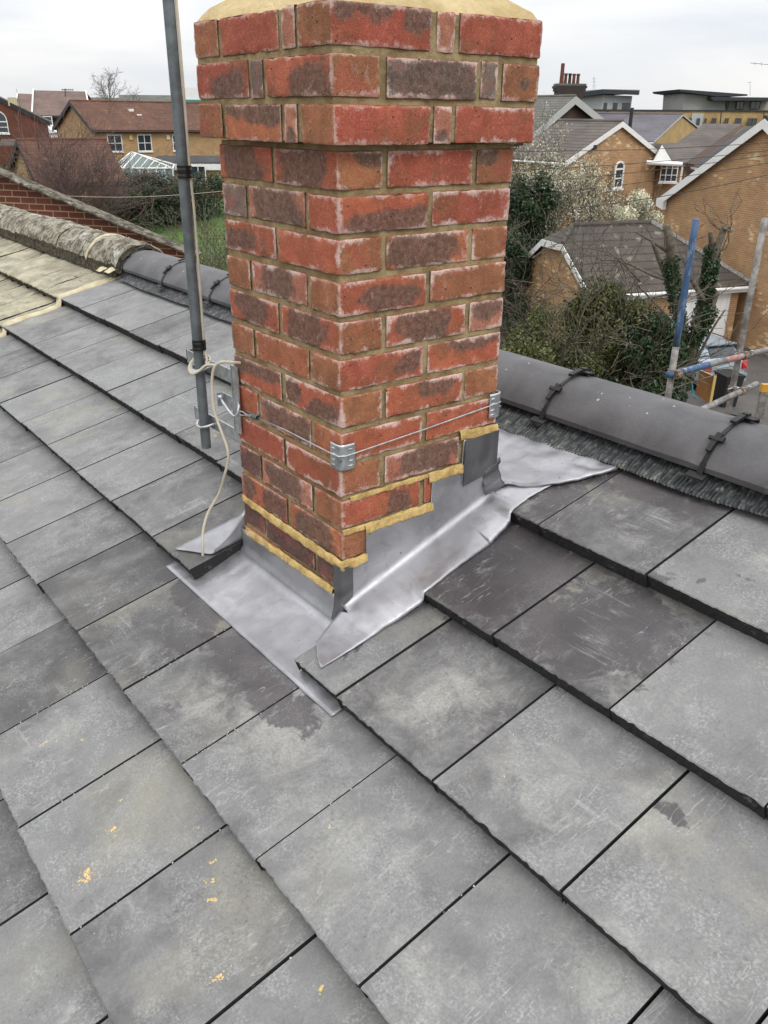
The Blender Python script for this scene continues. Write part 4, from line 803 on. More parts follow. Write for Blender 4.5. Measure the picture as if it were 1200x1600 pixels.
down = [(-.405, .015, .345), (-.41, -.020, .352), (-.425, -.040, .352), (-.440, -.050, .338), (-.449, -.054, .310), (-.4505, -.055, .280), (-.449, -.056, .245), (-.440, -.055, .215), (-.420, -.052, .178), (-.406, -.050, .150), (-.404, -.050, .120), (-.420, -.055, .075), (-.450, -.060, .015), (-.466, -.085, -.035), (-.4655, -.102, -.075), (-.4555, -.112, -.106), (-.452, -.117, -.143)]
cable.tube(cat(down), .0036, 8)
tag(cable.build('aerial_cable', M['cable'], loc=(-.6, -.01, .3), smooth=True), 'cream coaxial cable taped down the pole and looping down to the tiles', 'cable')
#@@BACKGROUND@@
# ================================================================== BACKGROUND
Zv = Vector((0, 0, 1))
def gv(r, d): return _R*r+_F*d
def atz(px, py, h):
    d = _f+CR*((px-600)/FPX)-CU*((py-800)/FPX); return CAM+d*((h-EYE)/d.z)
def down(P, h): return Vector((P.x, P.y, CAM.z-EYE+h))
def quadslab(b, P, th, m=0): 
    n = (P[1]-P[0]).cross(P[2]-P[0]).normalized(); n = n if n.z > 0 else -n; b.prism([p for p in P], -n*th, m)
def wall_quad(b, P, Q, h0, thick, away, m=0):      # vertical wall from P to Q (tops) down to h0
    b.prism([P, Q, down(Q, h0), down(P, h0)], away.normalized()*thick, m)
def window(par, P, u, nrm, w, h, bars=(1, 1), arch=False, glass='glass', fr=.07, frame='white_paint', sill=True):
    u = u.normalized(); nrm = nrm.normalized(); f = MB(); d = .05; c = P+nrm*.012
    def rect(x0, x1, z0, z1, dd=d): f.box(c+u*x0+Zv*z0, u*(x1-x0), nrm*dd, Zv*(z1-z0))
    rect(-w/2, -w/2+fr, 0, h); rect(w/2-fr, w/2, 0, h); rect(-w/2+fr, w/2-fr, 0, fr); rect(-w/2+fr, w/2-fr, h-fr, h)
    for k in range(bars[0]): x = -w/2+(k+1)*w/(bars[0]+1); rect(x-fr*.4, x+fr*.4, fr, h-fr, d*.9)
    for k in range(bars[1]): z = (k+1)*h/(bars[1]+1); rect(-w/2+fr, w/2-fr, z-fr*.35, z+fr*.35, d*.85)
    if sill: rect(-w/2-.06, w/2+.06, -.09, -.002, .11)
    if arch:
        for k in range(8):
            a0, a1 = math.pi*k/8, math.pi*(k+1)/8; ro, ri = w/2, w/2-fr
            pp = [c+u*(r*math.cos(a))+Zv*(h+r*math.sin(a)) for r, a in ((ro, a0), (ro, a1), (ri, a1), (ri, a0))]; f.prism(pp, nrm*d)
    fo = f.build('window', M[frame], par); g = MB(); pts = [c+u*(-w/2+fr)+Zv*fr, c+u*(w/2-fr)+Zv*fr, c+u*(w/2-fr)+Zv*(h-fr), c+u*(-w/2+fr)+Zv*(h-fr)]
    g.prism(pts, nrm*.012)
    if arch: g.prism([c+u*((w/2-fr)*math.cos(math.pi*k/8))+Zv*(h-fr*.3+(w/2-fr)*math.sin(math.pi*k/8)) for k in range(9)], nrm*.012)
    g.build('pane', M[glass], fo); return fo
def gable_house(name, label, cat_, A, B, P, e, wm, rm, h0=0., barge=None, bw=.28, ov=.3, th=.14, group=None, verge_ov=.15, fascia='white_paint'):
    t = thing(name, label, cat_, down((A+B)/2, h0), group); e = Vector(e); en = e.normalized()
    b = MB(); b.prism([A, P, B, down(B, h0-.5), down(A, h0-.5)], e, 0); b.build('wall', M[wm] if isinstance(wm, str) else wm, t)
    b = MB(); n = 0; uA = (A-P).normalized(); uB = (B-P).normalized(); P2 = P+Zv*.02
    for u, E_ in ((uA, A), (uB, B)):
        q0 = P2-en*verge_ov; q1 = E_+Zv*.02+u*ov-en*verge_ov; L_ = e+en*2*verge_ov; 
        b.prism([q0+Zv*th, q1+Zv*th, q1, q0], L_)
    b.build('roof', rm, t)
    rd = MB(); rd.tube([P2+Zv*(th)-en*verge_ov, P2+Zv*th+e+en*verge_ov], .09, 8); rd.build('ridge', rm, t)
    if barge:
        k = MB(); of = -en*(verge_ov+.03)
        for u, E_ in ((uA, A), (uB, B)):
            q0 = P2+of; q1 = E_+Zv*.02+u*ov+of; k.prism([q0+Zv*(th-.02), q1+Zv*(th-.02), q1-Zv*(bw-th), q0-Zv*(bw-th)], en*.03)
        k.build('bargeboard', M[barge], t)
    for u, E_ in ((uA, A), (uB, B)):
        q = E_+Zv*.02+u*(ov+.012); hu = Vector((u.x, u.y, 0)).normalized(); g = MB(); g.tube([q+hu*.05-en*verge_ov, q+hu*.05+e+en*verge_ov], .055, 8); g.build('gutter', M[fascia], t)
    return t
def twigs(b, origin, dirn, L, r, depth, spread=.55, n=3, seed=None, segs=4, up=.0, minr=.004):
    p = Vector(origin); d = Vector(dirn).normalized(); pts = [p.copy()]; ends = []
    for k in range(segs):
        d = (d+Vector((random.gauss(0, .16), random.gauss(0, .16), random.gauss(0, .12)+up))).normalized(); p = p+d*(L/segs); pts.append(p.copy())
    rr = [max(minr, r*(1-.55*k/segs)) for k in range(segs+1)]; b.tube(pts, rr, 5 if r > .03 else 3, caps=False)
    if depth == 0: return [p]
    for k in range(n):
        q = pts[random.randint(max(1, segs-3), segs)] if k else pts[-1]; a = Vector((random.gauss(0, 1), random.gauss(0, 1), random.gauss(0, .6))).normalized()
        nd = (d+a*spread*random.uniform(.6, 1.4)).normalized(); ends += twigs(b, q, nd, L*random.uniform(.55, .8), max(minr, r*.5), depth-1, spread, n, None, segs, up, minr)
    return ends
def leaf_mesh(name, matn, parent, centers, sig, n, size, seed=1, squash=1., clip=None, flat=0.):
    r = np.random.default_rng(seed); C = np.array([tuple(c) for c in centers]); idx = r.integers(0, len(C), n); sg = np.array(sig if isinstance(sig, (list, np.ndarray)) else [sig]*len(C))[idx][:, None]
    q = r.normal(size=(n, 3)); q /= np.linalg.norm(q, axis=1)[:, None]; rad = r.random((n, 1))**.45; P = C[idx]+q*rad*sg*np.array([1, 1, squash])
    if clip is not None: P = P[P[:, 2] > clip]; n = len(P)
    a = r.normal(size=(n, 3)); a /= np.linalg.norm(a, axis=1)[:, None]; b = r.normal(size=(n, 3)); b -= (a*b).sum(1)[:, None]*a; b /= np.linalg.norm(b, axis=1)[:, None]
    s = size*(.6+.8*r.random((n, 1))); a *= s; b *= s*.6; base = np.array(tuple(base_of(parent)))
    V = np.stack([P-a*.5, P+b*.5, P+a*.5, P-b*.5], 1).reshape(-1, 3)-base; F = np.arange(4*n).reshape(n, 4)
    me = bpy.data.meshes.new(name); me.vertices.add(4*n); me.vertices.foreach_set('co', V.ravel()); me.loops.add(4*n); me.loops.foreach_set('vertex_index', F.ravel().astype(np.int32)); me.polygons.add(n); me.polygons.foreach_set('loop_start', np.arange(0, 4*n, 4, dtype=np.int32)); me.polygons.foreach_set('loop_total', np.full(n, 4, dtype=np.int32)); me.update(calc_edges=True); me.validate()
    me.materials.append(M[matn]); o = bpy.data.objects.new(name, me); COL.objects.link(o); o.parent = parent; return o
def bush(name, label, px, py, D, rx, ry, h, n, size, leaf, twm='twig', ntw=26, group=None, hb=None, seed=1, ncl=22, cat_='shrub', lean=0, stick=0):
    base = down(at(px, py, D), gh(D) if hb is None else hb); t = thing(name, label, cat_, base, group); random.seed(seed); r = random
    cs, sg = [], []
    for k in range(ncl):
        a = r.uniform(0, 2*math.pi); q = math.sqrt(r.random()); z = r.uniform(.12, .92); sc = math.sqrt(max(.05, 1-(z*1.02)**3)); cs.append(base+gv(rx*q*.85*sc*math.cos(a)+lean*z, ry*q*.85*sc*math.sin(a))+Zv*h*z); sg.append(r.uniform(.16, .34)*min(rx, h))
    b = MB()
    for k in range(ntw):
        a = r.uniform(0, 2*math.pi); q = r.uniform(.1, .9); twigs(b, base+gv(rx*.45*q*math.cos(a), ry*.45*q*math.sin(a)), gv(math.cos(a)*rx*.5*q, math.sin(a)*ry*.5*q)+Zv*h*.75, h*r.uniform(.35, .6), .018+.006*h*.5, 3, .6, 3, segs=3, minr=stick or .007)
    b.build('branches', M[twm], t)
    if n: leaf_mesh('foliage', leaf, t, cs, sg, n, size, seed)
    return t
# ---- neighbour's gable wall close behind the roof
A3, B3 = at(-420, 88, 12.4)-Zv*.035, at(292, 389, 10.55)-Zv*.035; uu = (B3-A3).normalized(); hv = Vector((uu.x, uu.y, 0)).normalized(); aw = Vector((-hv.y, hv.x, 0)); aw = aw if aw.dot(_F) > 0 else -aw
t = thing('neighbour_house', 'dark red brick gable wall with a mossy sloping top edge behind the old ridge', 'house', down(B3, 0))
RB = brickwall('brick_neighbour', [(.155, .044, .027), (.115, .034, .022), (.2, .075, .042), (.06, .022, .016)], (.42, .29, .17)); 
for nd in RB.node_tree.nodes:
    if nd.type == 'TEX_BRICK': nd.inputs['Mortar Size'].default_value = .007 if nd.inputs['Mortar Size'].default_value > 0 else 0
b = MB(); b.prism([A3, B3, down(B3, 0), down(A3, 0)], aw*.2); b.build('wall', RB, t)
b = MB(); vn = uu.cross(aw).normalized(); vn = vn if vn.z > 0 else -vn
q0, q1 = A3-aw*.12+vn*.02, B3-aw*.12+uu*.16+vn*.02; b.prism([q0, q1, q1+vn*.018, q0+vn*.018], aw*.2); b.build('roof', M['verge_tile'], t)
b = MB(); n = 90; rows = []
for k in range(n+1):
    p = q0+(q1-q0)*(k/n); j = (k % 3 == 0); rows.append([p-aw*.015+vn*(-.012), p-aw*(.02+.012*mn.noise(p*6))+vn*(.010+.006*mn.noise(p*9)), p+aw*.03+vn*(.022+.008*mn.noise(p*7)+(.006 if j else 0)), p+aw*.09+vn*(.018+.008*mn.noise(p*8))])
b.grid(rows); b.build('verge', M['verge_tile'], t)
b = MB(); b.prism([A3-aw*.03-vn*.03, B3-aw*.03+uu*.1-vn*.03, B3-aw*.03+uu*.1+vn*.015, A3-aw*.03+vn*.015], aw*.028); b.build('undercloak', M['bark'], t)
b = MB(); b.tube([q1-vn*.02-uu*.05-aw*.03, q1-vn*.02-uu*.05+aw*.19], .028, 8); b.build('gutter', M['black_plastic'], t)
# ---- left side houses
HA, HB, HP = at(88, 200, 82), at(147, 203, 75), at(113, 160.5, 78.4); e1 = gv(.79, .62).normalized()*24
hs4 = gable_house('yellow_brick_house', 'yellow brick house with a long orange tiled roof and white windows, behind the conservatory', 'house', HA, HB, HP, e1, BW_y, RT_o, gh(75), 'black_trim', .35, .35, fascia='black_trim', verge_ov=.25)
nf = -gv(.62, -.79)*-1; nf = gv(.62, -.79)
for (wx, w_, g_) in ((175, 1.25, 'glass'), (220, 1.25, 'glass'), (275, 1.25, 'glass')):
    k = ((wx-147)/1455*75)/(.79+.62*.2); P_ = HB+e1.normalized()*k*1.02-Zv*1.65; window(hs4, P_, e1, nf, w_, 1.3, (1, 1))
for wx in (197, 255):
    k = ((wx-147)/1455*75)/(.79+.62*.2); P_ = HB+e1.normalized()*k*1.02-Zv*.75; b = MB(); b.box(P_, e1.normalized()*.28, nf*.1, Zv*.36); b.build('alarm_box', mat('yellow_box%d' % wx, (.62, .45, .16) if wx < 200 else (.66, .6, .42), .5), hs4)
ng = -e1.normalized(); ug = (HB-HA); ug.z = 0; mid = (HA+HB)/2; window(hs4, mid+ug.normalized()*1.0+Zv*-2.15, ug, ng, .75, 1.5, (1, 1), fr=.06)
b = MB()
for wx, dz in ((222, 1.6), (229, .95), (300, 1.2)):
    k = ((wx-147)/1455*75)/(.79+.62*.2); P_ = HP+e1.normalized()*k+nf*(2.9-dz)+Zv*(-(2.9-dz)*.62+.2); b.box(P_, e1.normalized()*.4, nf*.35, Zv*.2)
    b.build('roof_vent', M['white_paint'], hs4); b = MB()
for y_ in (240,):       # brick band and dark extension
    P_, Q_ = at(246, 243, 73.5), at(352, 243, 74); t = thing('rear_extension', 'low white fronted extension with a black lean-to roof behind the pole', 'extension', down(P_, gh(73))); b = MB(); b.prism([P_, Q_, Q_-Zv*.45+gv(0, -1.8), P_-Zv*.45+gv(0, -1.8)], Zv*-.1); b.build('roof', M['roof_dark'], t)
    b = MB(); b.box(P_-Zv*1.0+gv(0, -1.8), Q_-P_, gv(0, .06), Zv*.5); b.build('fascia', M['white_paint'], t); b = MB(); b.box(down(P_, 1.5)+gv(0, -1.5), Q_-P_, gv(0, 1.2), Zv*(P_.z-1-down(P_, 1.5).z)); b.build('wall', BW_y, t); window(t, down(at(311, 280, 71.8), 0)+Zv*(at(311, 280, 71.8).z-down(P_, 0).z)+gv(0, -.05), _R, -_F, 1.2, 1.0, (1, 0)); window(t, down(at(290, 283, 71.8), 0)+Zv*(at(290, 283, 71.8).z-down(P_, 0).z)+gv(0, -.05), _R, -_F, .5, 1.1, (0, 0))
# garage with tiled roof
gA, gB, gP = at(19, 270, 59), at(64, 287, 54), at(34, 222.5, 56.6); u_ = gB-gA; e2 = Vector((-u_.y, u_.x, 0)).normalized(); e2 = e2 if e2.dot(_R) > 0 else -e2
gable_house('yellow_garage', 'low yellow brick garage with an orange tiled roof behind the purple bush', 'garage', gA, gB, gP, e2*5.0, BW_y, RT_o, gh(56), 'black_trim', .35, .3, fascia='black_trim', verge_ov=.3)
# red house far left
rA, rB, rP = at(-190, 190, 66), at(72, 191, 62), at(-70, 122, 64); u_ = rB-rA; e3 = Vector((-u_.y, u_.x, 0)).normalized(); e3 = e3 if e3.dot(_F) > 0 else -e3
e3 = gv(-.335, .94).normalized()
rh = gable_house('red_brick_house', 'red brick house with a white arched window at the left edge of the photo', 'house', rA, rB, rP, e3*9, BW_r, RT_gm, gh(60), 'black_trim', .3, .3, fascia='black_trim')
P_ = at(3, 208, 63.4); window(rh, P_-e3*.3, u_, -e3, 1.25, .75, (0, 1), arch=True)
b = MB(); P_ = at(3, 217, 62.0); b.prism([P_, at(26, 217, 61.8), at(32, 226, 61.0), at(-4, 226, 61.2)], Zv*-.1); b.build('porch_roof', RT_br, rh)
b = MB(); b.box(at(13, 163, 62.6)-Zv*.1, gv(.55, .1), gv(0, .1), Zv*.02+gv(0, .0)+Zv*.5); b.build('roof_board', M['pale_cement'], rh)
# houses beyond
def roof_block(name, label, top, bot, wm, rm, h0, depth=6, white=False, group=None):
    t = thing(name, label, 'house', down(bot[0], h0), group); b = MB(); quadslab(b, [top[0], top[1], bot[1], bot[0]], .15); b.build('roof', rm, t)
    b = MB(); a_ = bot[0]+gv(.3, .5)-Zv*.12; c_ = bot[1]+gv(-.3, .5)-Zv*.12; wall_quad(b, a_, c_, h0, depth, _F); b.build('wall', wm, t)
    b = MB(); m0, m1 = top[0]+(top[0]-bot[0]).cross(Zv)*0, top[1]; bk = [top[0]+gv(0, 5)-Zv*2, top[1]+gv(0, 5)-Zv*2]; quadslab(b, [top[0], top[1], bk[1], bk[0]], .15); b.build('roof_back', rm, t)
    if white:
        b = MB(); b.tube([top[0]+Zv*.1, bot[0]+Zv*.1], .09, 6); b.tube([top[1]+Zv*.1, bot[1]+Zv*.1], .09, 6); b.build('bargeboard', M['white_paint'], t)
    b = MB(); b.tube([bot[0]+gv(0, -.06), bot[1]+gv(0, -.06)], .07, 6); b.build('gutter', M['black_trim'], t); return t
t = roof_block('far_house', 'brown walled house with a broad pinkish brown roof beyond the yellow gable', [at(52, 141, 106), at(134, 143, 106)], [at(50, 181, 100), at(142, 182, 100)], BW_d, RT_pk, gh(99), white=True)
window(t, at(76, 196, 99.9), _R, -_F, 1.0, .9, (0, 1)); b = MB(); b.prism([at(68, 198, 97), at(92, 207, 97), at(66, 210, 97)], gv(0, 3)); b.build('porch_roof', M['white_paint'], t); b = MB(); b.prism([at(68, 210, 97.2), at(91, 208, 97.2), at(91, 215, 97.2), at(68, 215, 97.2)], gv(0, 2.6)); b.build('porch', M['white_paint'], t)
roof_block('far_house', 'small far house with a purple-brown roof left of the broad pinkish one', [at(28, 146, 122), at(53, 147, 122)], [at(20, 182, 115), at(60, 182, 115)], BW_d, RT_pk, gh(99), white=True)
roof_block('far_house', 'far dark brown roof under the bare tree', [at(132, 152, 132), at(190, 153, 132)], [at(128, 170, 127), at(196, 170, 127)], BW_d, RT_br, gh(99))
roof_block('far_house', 'far grey-green roof left of the steel pole', [at(186, 148, 134), at(285, 149, 134)], [at(184, 172, 127), at(290, 172, 127)], BW_d, RT_gr, gh(99))
b = MB(); b.box(at(272, 170, 210), _R*8.2, _F*14, Zv*4.3); t = thing('far_shed', 'far white building with a teal band between the pole and the chimney', 'building', at(280, 175, 210)); b.build('wall', M['white_paint'], t); b = MB(); b.box(at(270, 158.6, 209.6), _R*8.6, _F*14.9, Zv*.42); b.build('band', mat('teal', (.05, .25, .2), .6), t)
# conservatory
t = thing('conservatory', 'white framed conservatory with a dark green glass hipped roof', 'conservatory', down(at(225, 300, 70), gh(70))); ap_ = at(205, 238, 71.5); c0, c1, c2, c3 = at(182, 257, 70.5), at(192, 263, 68.0), at(270, 263, 68.3), at(272, 257, 71.8); r1 = at(213, 240, 70.6)
b = MB(); g_ = MB(); fr_ = lambda P, Q, r=.05: b.tube([P, Q], r, 6)
for P, Q in ((ap_, c0), (r1, c1), (r1, c2), (c0, c1), (c1, c2), (ap_, r1), (ap_, c3), (c2, c3)): fr_(P, Q, .07)
for k in range(1, 6): fr_(r1+(c2-r1)*(k/6), c1+(c2-c1)*(k/6*1.0) if k < 1 else c1+(c2-c1)*(k/6), .035)
for k in range(1, 3): fr_(ap_+(r1-ap_)*(k/3), c0+(c1-c0)*(k/3), .035)
b.build('roof_frame', M['white_paint'], t, smooth=True); g_.quad(r1, c1, c2); g_.quad(ap_, c0, c1, r1); g_.quad(ap_, r1, c2, c3); g_.build('roof_glass', mat('green_glass', (.03, .075, .06), .2, spec=.8), t)
b = MB(); g_ = MB()
for P, Q, n_ in ((c0, c1, 2), (c1, c2, 6)):
    for k in range(n_+1): X = P+(Q-P)*(k/n_); b.tube([X, down(X, gh(70))], .06, 4)
    g_.quad(P-Zv*.1, Q-Zv*.1, down(Q, gh(70)+.6), down(P, gh(70)+.6)); b.box(down(P, gh(70)), Q-P, gv(0, .1), Zv*.6)
b.build('frame', M['white_paint'], t); g_.build('glazing', M['glass_pale'], t)
# ---- right side
cA, cB, cP = at(885, 253, 46), at(1027, 242, 50), at(969, 194.5, 48.2); u_ = cB-cA; e4 = Vector((-u_.y, u_.x, 0)).normalized(); e4 = e4 if e4.dot(_F) > 0 else -e4
gh4 = gable_house('buff_brick_house', 'buff brick house with a white edged gable and one arched window', 'house', cA, cB, cP, e4*4.2, BW_b, RT_br, .5, 'white_paint', .28, .25, fascia='white_paint')
P_ = at(958, 294, 47.9); window(gh4, P_-e4*.25, u_, -e4, .72, 1.0, (0, 1), arch=True, fr=.09); P_ = at(911, 352, 46.2); window(gh4, P_-e4*.35, u_, -e4, .45, 1.25, (0, 0), glass='glass_pale', fr=.07)
b = MB(); q = at(892, 254, 45.9)-e4*.4; b.tube([q+u_*.0-u_.normalized()*.3+Zv*.1, q+u_.normalized()*.35, down(q, .5)+u_.normalized()*.3], .06, 8); b.build('downpipe', M['white_paint'], gh4)
b = MB(); b.box(at(925, 234, 46.9)-e4*.12, u_.normalized()*.22, e4*.1, Zv*.22); b.build('air_vent', M['black_trim'], gh4)
b = MB(); ws = cA+e4*0; P_ = at(868, 268, 47); 
t = thing('side_wing', 'lower side wing with a small window half hidden by the blossom tree', 'extension', down(at(868, 330, 47), .5)); a0, a1 = at(858, 256, 49), at(886, 256, 46.5); b = MB(); wall_quad(b, a0, a1, .4, 2, gv(.3, .9)); b.build('wall', BW_b, t); uw = a1-a0; uw.z = 0; nw = Vector((uw.y, -uw.x, 0)).normalized(); nw = nw if nw.dot(_F) < 0 else -nw; window(t, at(871, 279, 47.8)+nw*.3, uw, nw, .7, 1.0, (0, 1))
b = MB(); b.prism([at(832, 296, 46), at(868, 283, 46.5), at(872, 288, 45.2), at(846, 306, 44.5)], Zv*-.12); b.build('porch_roof', RT_dk, t); b = MB(); b.tube([at(852, 303, 44.4), at(872, 288, 45.1)], .12, 6); b.build('porch_board', M['white_paint'], t)
# old house with chimney pots
oA, oB, oP = at(830, 208, 60), at(942, 194, 64), at(892.5, 154, 62); u_ = oB-oA; e5 = Vector((-u_.y, u_.x, 0)).normalized(); e5 = e5 if e5.dot(_F) > 0 else -e5
oh = gable_house('old_gabled_house', 'old brown brick house with a cream decorated gable and tall chimney pots', 'house', oA, oB, oP, e5*10, BW_d, RT_gr, .5, 'barge_cream' if 'barge_cream' in M else 'render_pale', .5, .5, verge_ov=.4)
b = MB()
c0 = at(890, 166, 66.5); 
for hw, z0, z1 in ((.86, -1.4, .75), (.94, .75, .95), (1.04, .95, 1.15), (1.12, 1.15, 1.3)): b.box(c0+_R*-hw+Zv*z0, _R*2*hw, _F*1.4, Zv*(z1-z0))
stk = b.build('chimney', brickwall('brick_sooty', [(.045, .03, .026), (.035, .025, .022), (.06, .04, .032), (.025, .02, .018)], (.05, .045, .04)), oh)
b = MB(); b.box(c0-_R*1.05+Zv*1.301, _R*2.1, _F*1.3, Zv*.14); b.build('mortar_cap', M['roof_grey'], stk)
for k, (dx, hh, rr_) in enumerate(((-.62, 1.3, .13), (-.34, .68, .125), (-.05, .68, .125), (.24, .66, .13), (.53, .66, .13))):
    q = c0+_R*dx+_F*.6+Zv*1.42; b = MB(); b.tube([q, q+Zv*hh*.8, q+Zv*hh*.82, q+Zv*hh], [rr_*.95, rr_*.8, rr_*1.05, rr_*1.0] if k else [rr_*1.2, rr_, rr_*1.05, rr_], 10); b.build('chimney_pot', mat('pot%d' % k, (.13, .042, .03) if k != 2 else (.05, .025, .02), .8, var=.2, scale=3), stk, smooth=False)
# dormered roof in the middle
def DD(y, d0=50., y0=252., k=6/58): return d0+(y0-y)*k
pl = [(1004, 232), (1012, 224), (1057, 223), (1100, 193), (1158, 193.5), (1072, 254), (1008, 252)]
t = thing('roadside_house', 'brick house with a brown roof and a white triangular dormer over its window', 'house', down(at(1040, 300, 50), .5)); rp_ = [at(x, y, DD(y)) for x, y in pl]; b = MB(); b.prism(rp_, Zv*-.16); b.build('roof', RT_br, t)
b = MB(); a0, a1 = at(1012, 252, 50.5), at(1073, 254, 50.0); wall_quad(b, a0-Zv*.2, a1-Zv*.2, 0, 5, _F); b.build('wall', BW_b, t)
b = MB(); b.prism([at(1158, 193.5, 55.9), at(1162, 197, 55.6), at(1092, 258, 49.4), at(1092, 330, 49.4), at(1070, 330, 49.6), at(1071, 254.5, 49.8)], gv(.08, .14)); b.build('party_wall', BW_d, t)
b = MB(); b.prism([at(1035, 227, 49.2), at(1051, 254, 49.0), at(1019, 255, 49.0)], gv(.0, .12)); b.build('dormer', M['white_paint'], t); b = MB(); b.prism([at(1035, 225.5, 49.3), at(1051, 253, 49.2), at(1020, 254, 49.2)], gv(.25, 2.2)); b.build('dormer_roof', RT_br, t)
b = MB(); b.tube([at(1010, 254, 49.1), at(1066, 257, 48.9)], .12, 8); b.build('gutter', M['white_paint'], t); b = MB(); b.tube([at(1063, 257, 48.9), at(1066, 262, 48.9), down(at(1061, 300, 49), 0)], .055, 6); b.build('downpipe', M['white_paint'], t)
window(t, at(1042, 284, 49.9)+gv(0, -.1), _R, -_F, .95, 1.05, (2, 2), fr=.05)
t = thing('slate_roof_house', 'narrow strip of dark slate roof just left of the big white bargeboard', 'house', down(at(1130, 300, 45), .5)); b = MB(); b.prism([at(1166, 197, 50), at(1180, 197, 49), at(1100, 263, 43.5), at(1083, 260, 44)], Zv*-.15); b.build('roof', RT_dk, t); b = MB(); b.prism([at(1083, 261, 43.9), at(1101, 264, 43.3), at(1099, 268, 43.3), at(1084, 265, 43.9)], gv(0, .4)); b.build('fascia', M['white_paint'], t)
b = MB(); wall_quad(b, at(1086, 264, 44.6), at(1112, 266, 43.6), 0, 4, gv(.6, .8)); b.build('wall', BW_b, t)
# purple roofed house
pA, pB, pP = at(1021, 223, 66), at(1090, 202, 76), at(1065, 182, 71); e6 = gv(-.95, .3)
gable_house('purple_roof_house', 'plain yellow house with a purple-grey roof in front of the flats', 'house', pA, pB, pP, e6*9, BW_p, RT_pl, gh(70), 'brick_cream' if 'brick_cream' in M else 'render_pale', .12, .2, verge_ov=.08)
b = MB(); q = at(984, 200, 66); b.tube([q-Zv*1.0, q+Zv*1.3], .13, 8); tag(b.build('flue_pipe', M['black_trim']), 'black flue pipe standing against the purple-grey roof', 'pipe')
# the big gable on the right
bA = G(11.49, 36.9, 5.0); du = gv(.38, -.92).normalized(); bB = bA+du*9.4; bP = bA+du*4.75+Zv*2.85; e7 = gv(.92, .38).normalized()
bg6 = gable_house('large_buff_gable_house', 'large buff brick gable wall with a broad white bargeboard at the right edge', 'house', bA, bB, bP, e7*9, BW_b, RT_dk, 0., 'white_paint', .34, .3, fascia='white_paint', verge_ov=.22)
b = MB(); q = bA-du*.32-e7*.26; b.prism([q, q+du*.42, q+du*.42-Zv*.42, q-Zv*.30], e7*.2); b.build('eave_box', M['white_paint'], bg6)
b = MB(); b.tube([at(1173, 98, 22), at(1215, 101.5, 22)], .012, 5); b.tube([at(1213, 80, 22), at(1213, 200, 22.5)], .02, 6); b.tube([at(1180, 96.5, 22), at(1180, 101, 22)], .008, 4); b.tube([at(1190, 97, 22), at(1190, 102.5, 22)], .008, 4)
tag(b.build('tv_aerial', M['zinc']), 'thin tv aerial boom against the sky at the upper right edge', 'aerial')
# garage with half hipped roof
uG = gv(-.94, -.34).normalized(); vG = gv(-.34, .94).normalized(); hh = 2.35; FR = G(13.15, 31.9, hh); BR = FR+vG*5.2; FL = FR+uG*6.4; BL = BR+uG*6.4; rR = (FR+BR)/2+uG*2.45+Zv*1.95; rL = (FL+BL)/2-uG*.55+Zv*1.95
t = thing('garage', 'detached brick garage with a mossy brown hipped roof and a white door', 'garage', down((FR+BL)/2, 0)); oh_ = .28; b = MB(); gLa, gLb = FL+(rL+uG*.55-Zv*.55-FL)*0, 0
hipF = FL+((rL+uG*.55)-FL)*.72; hipB = BL+((rL+uG*.55)-BL)*.72
for P in ([FR-vG*oh_-uG*oh_, FL-vG*oh_+uG*.2, hipF+uG*.2, rL, rR], [BR+vG*oh_-uG*oh_, rR, rL, hipB+uG*.2, BL+vG*oh_+uG*.2], [FR-vG*oh_-uG*oh_, rR, BR+vG*oh_-uG*oh_], [rL, hipF+uG*.2, hipB+uG*.2]):
    b.prism([p+Zv*.12 for p in P], Zv*-.11)
b.build('roof', RT_gm, t)
b = MB(); b.prism([FL, hipF, hipB, BL, down(BL, 0), down(FL, 0)], -uG*.25); b.prism([FL-uG*.25, BL-uG*.25, down(BL, 0)-uG*.25, down(FL, 0)-uG*.25], -uG*6.1); b.build('wall', BW_b, t)
b = MB(); b.tube([rR+Zv*.12, FR-vG*oh_-uG*oh_+Zv*.13], .10, 8); b.build('hip_tiles', M['scaffold_steel'], t)
b = MB(); b.tube([rL+Zv*.12, rR+Zv*.12], .09, 8); b.tube([rL+Zv*.12, hipF+uG*.2+Zv*.13], .09, 8); b.build('ridge_tiles', RT_gm, t)
b = MB(); k1, k2 = FL+uG*.22+Zv*.1-vG*oh_, hipF+uG*.22+Zv*.1; k3, k4 = hipB+uG*.22+Zv*.1, BL+uG*.22+Zv*.1+vG*oh_
for P, Q in ((k1, k2), (k2, k3), (k3, k4)): b.prism([P, Q, Q-Zv*.24, P-Zv*.24], uG*.03)
b.build('bargeboard', M['white_paint'], t)
b = MB(); q = FR-vG*(oh_+.02)-uG*oh_; b.box(q-Zv*.14, uG*6.7, vG*.03, Zv*.17); b.tube([q-vG*.07+Zv*.02, q-vG*.07+uG*6.7+Zv*.02], .06, 8); b.build('fascia', M['white_paint'], t)
b = MB(); q = down(FR, .03)+uG*.55-vG*.03; b.box(q, uG*2.4, vG*.02, Zv*2.1)
for k in range(9): b.box(q+uG*(.08+k*.26)-vG*.014, uG*.2, vG*.014, Zv*2.05)
b.build('garage_door', M['white_paint'], t); b = MB(); b.box(q-uG*.1-vG*.02, uG*.1, vG*.03, Zv*2.2); b.box(q+uG*2.4-vG*.02, uG*.1, vG*.03, Zv*2.2); b.box(q+Zv*2.1-vG*.02, uG*2.4, vG*.03, Zv*.1); b.build('door_frame', M['white_paint'], t)
b = MB(); q = down(FR, .02); b.box(q-uG*.35-vG*6, gv(.0, 0)-uG*.12, vG*6.3, Zv*.12); tag(b.build('kerb', M['scaffold_steel'], loc=q), kind='structure')
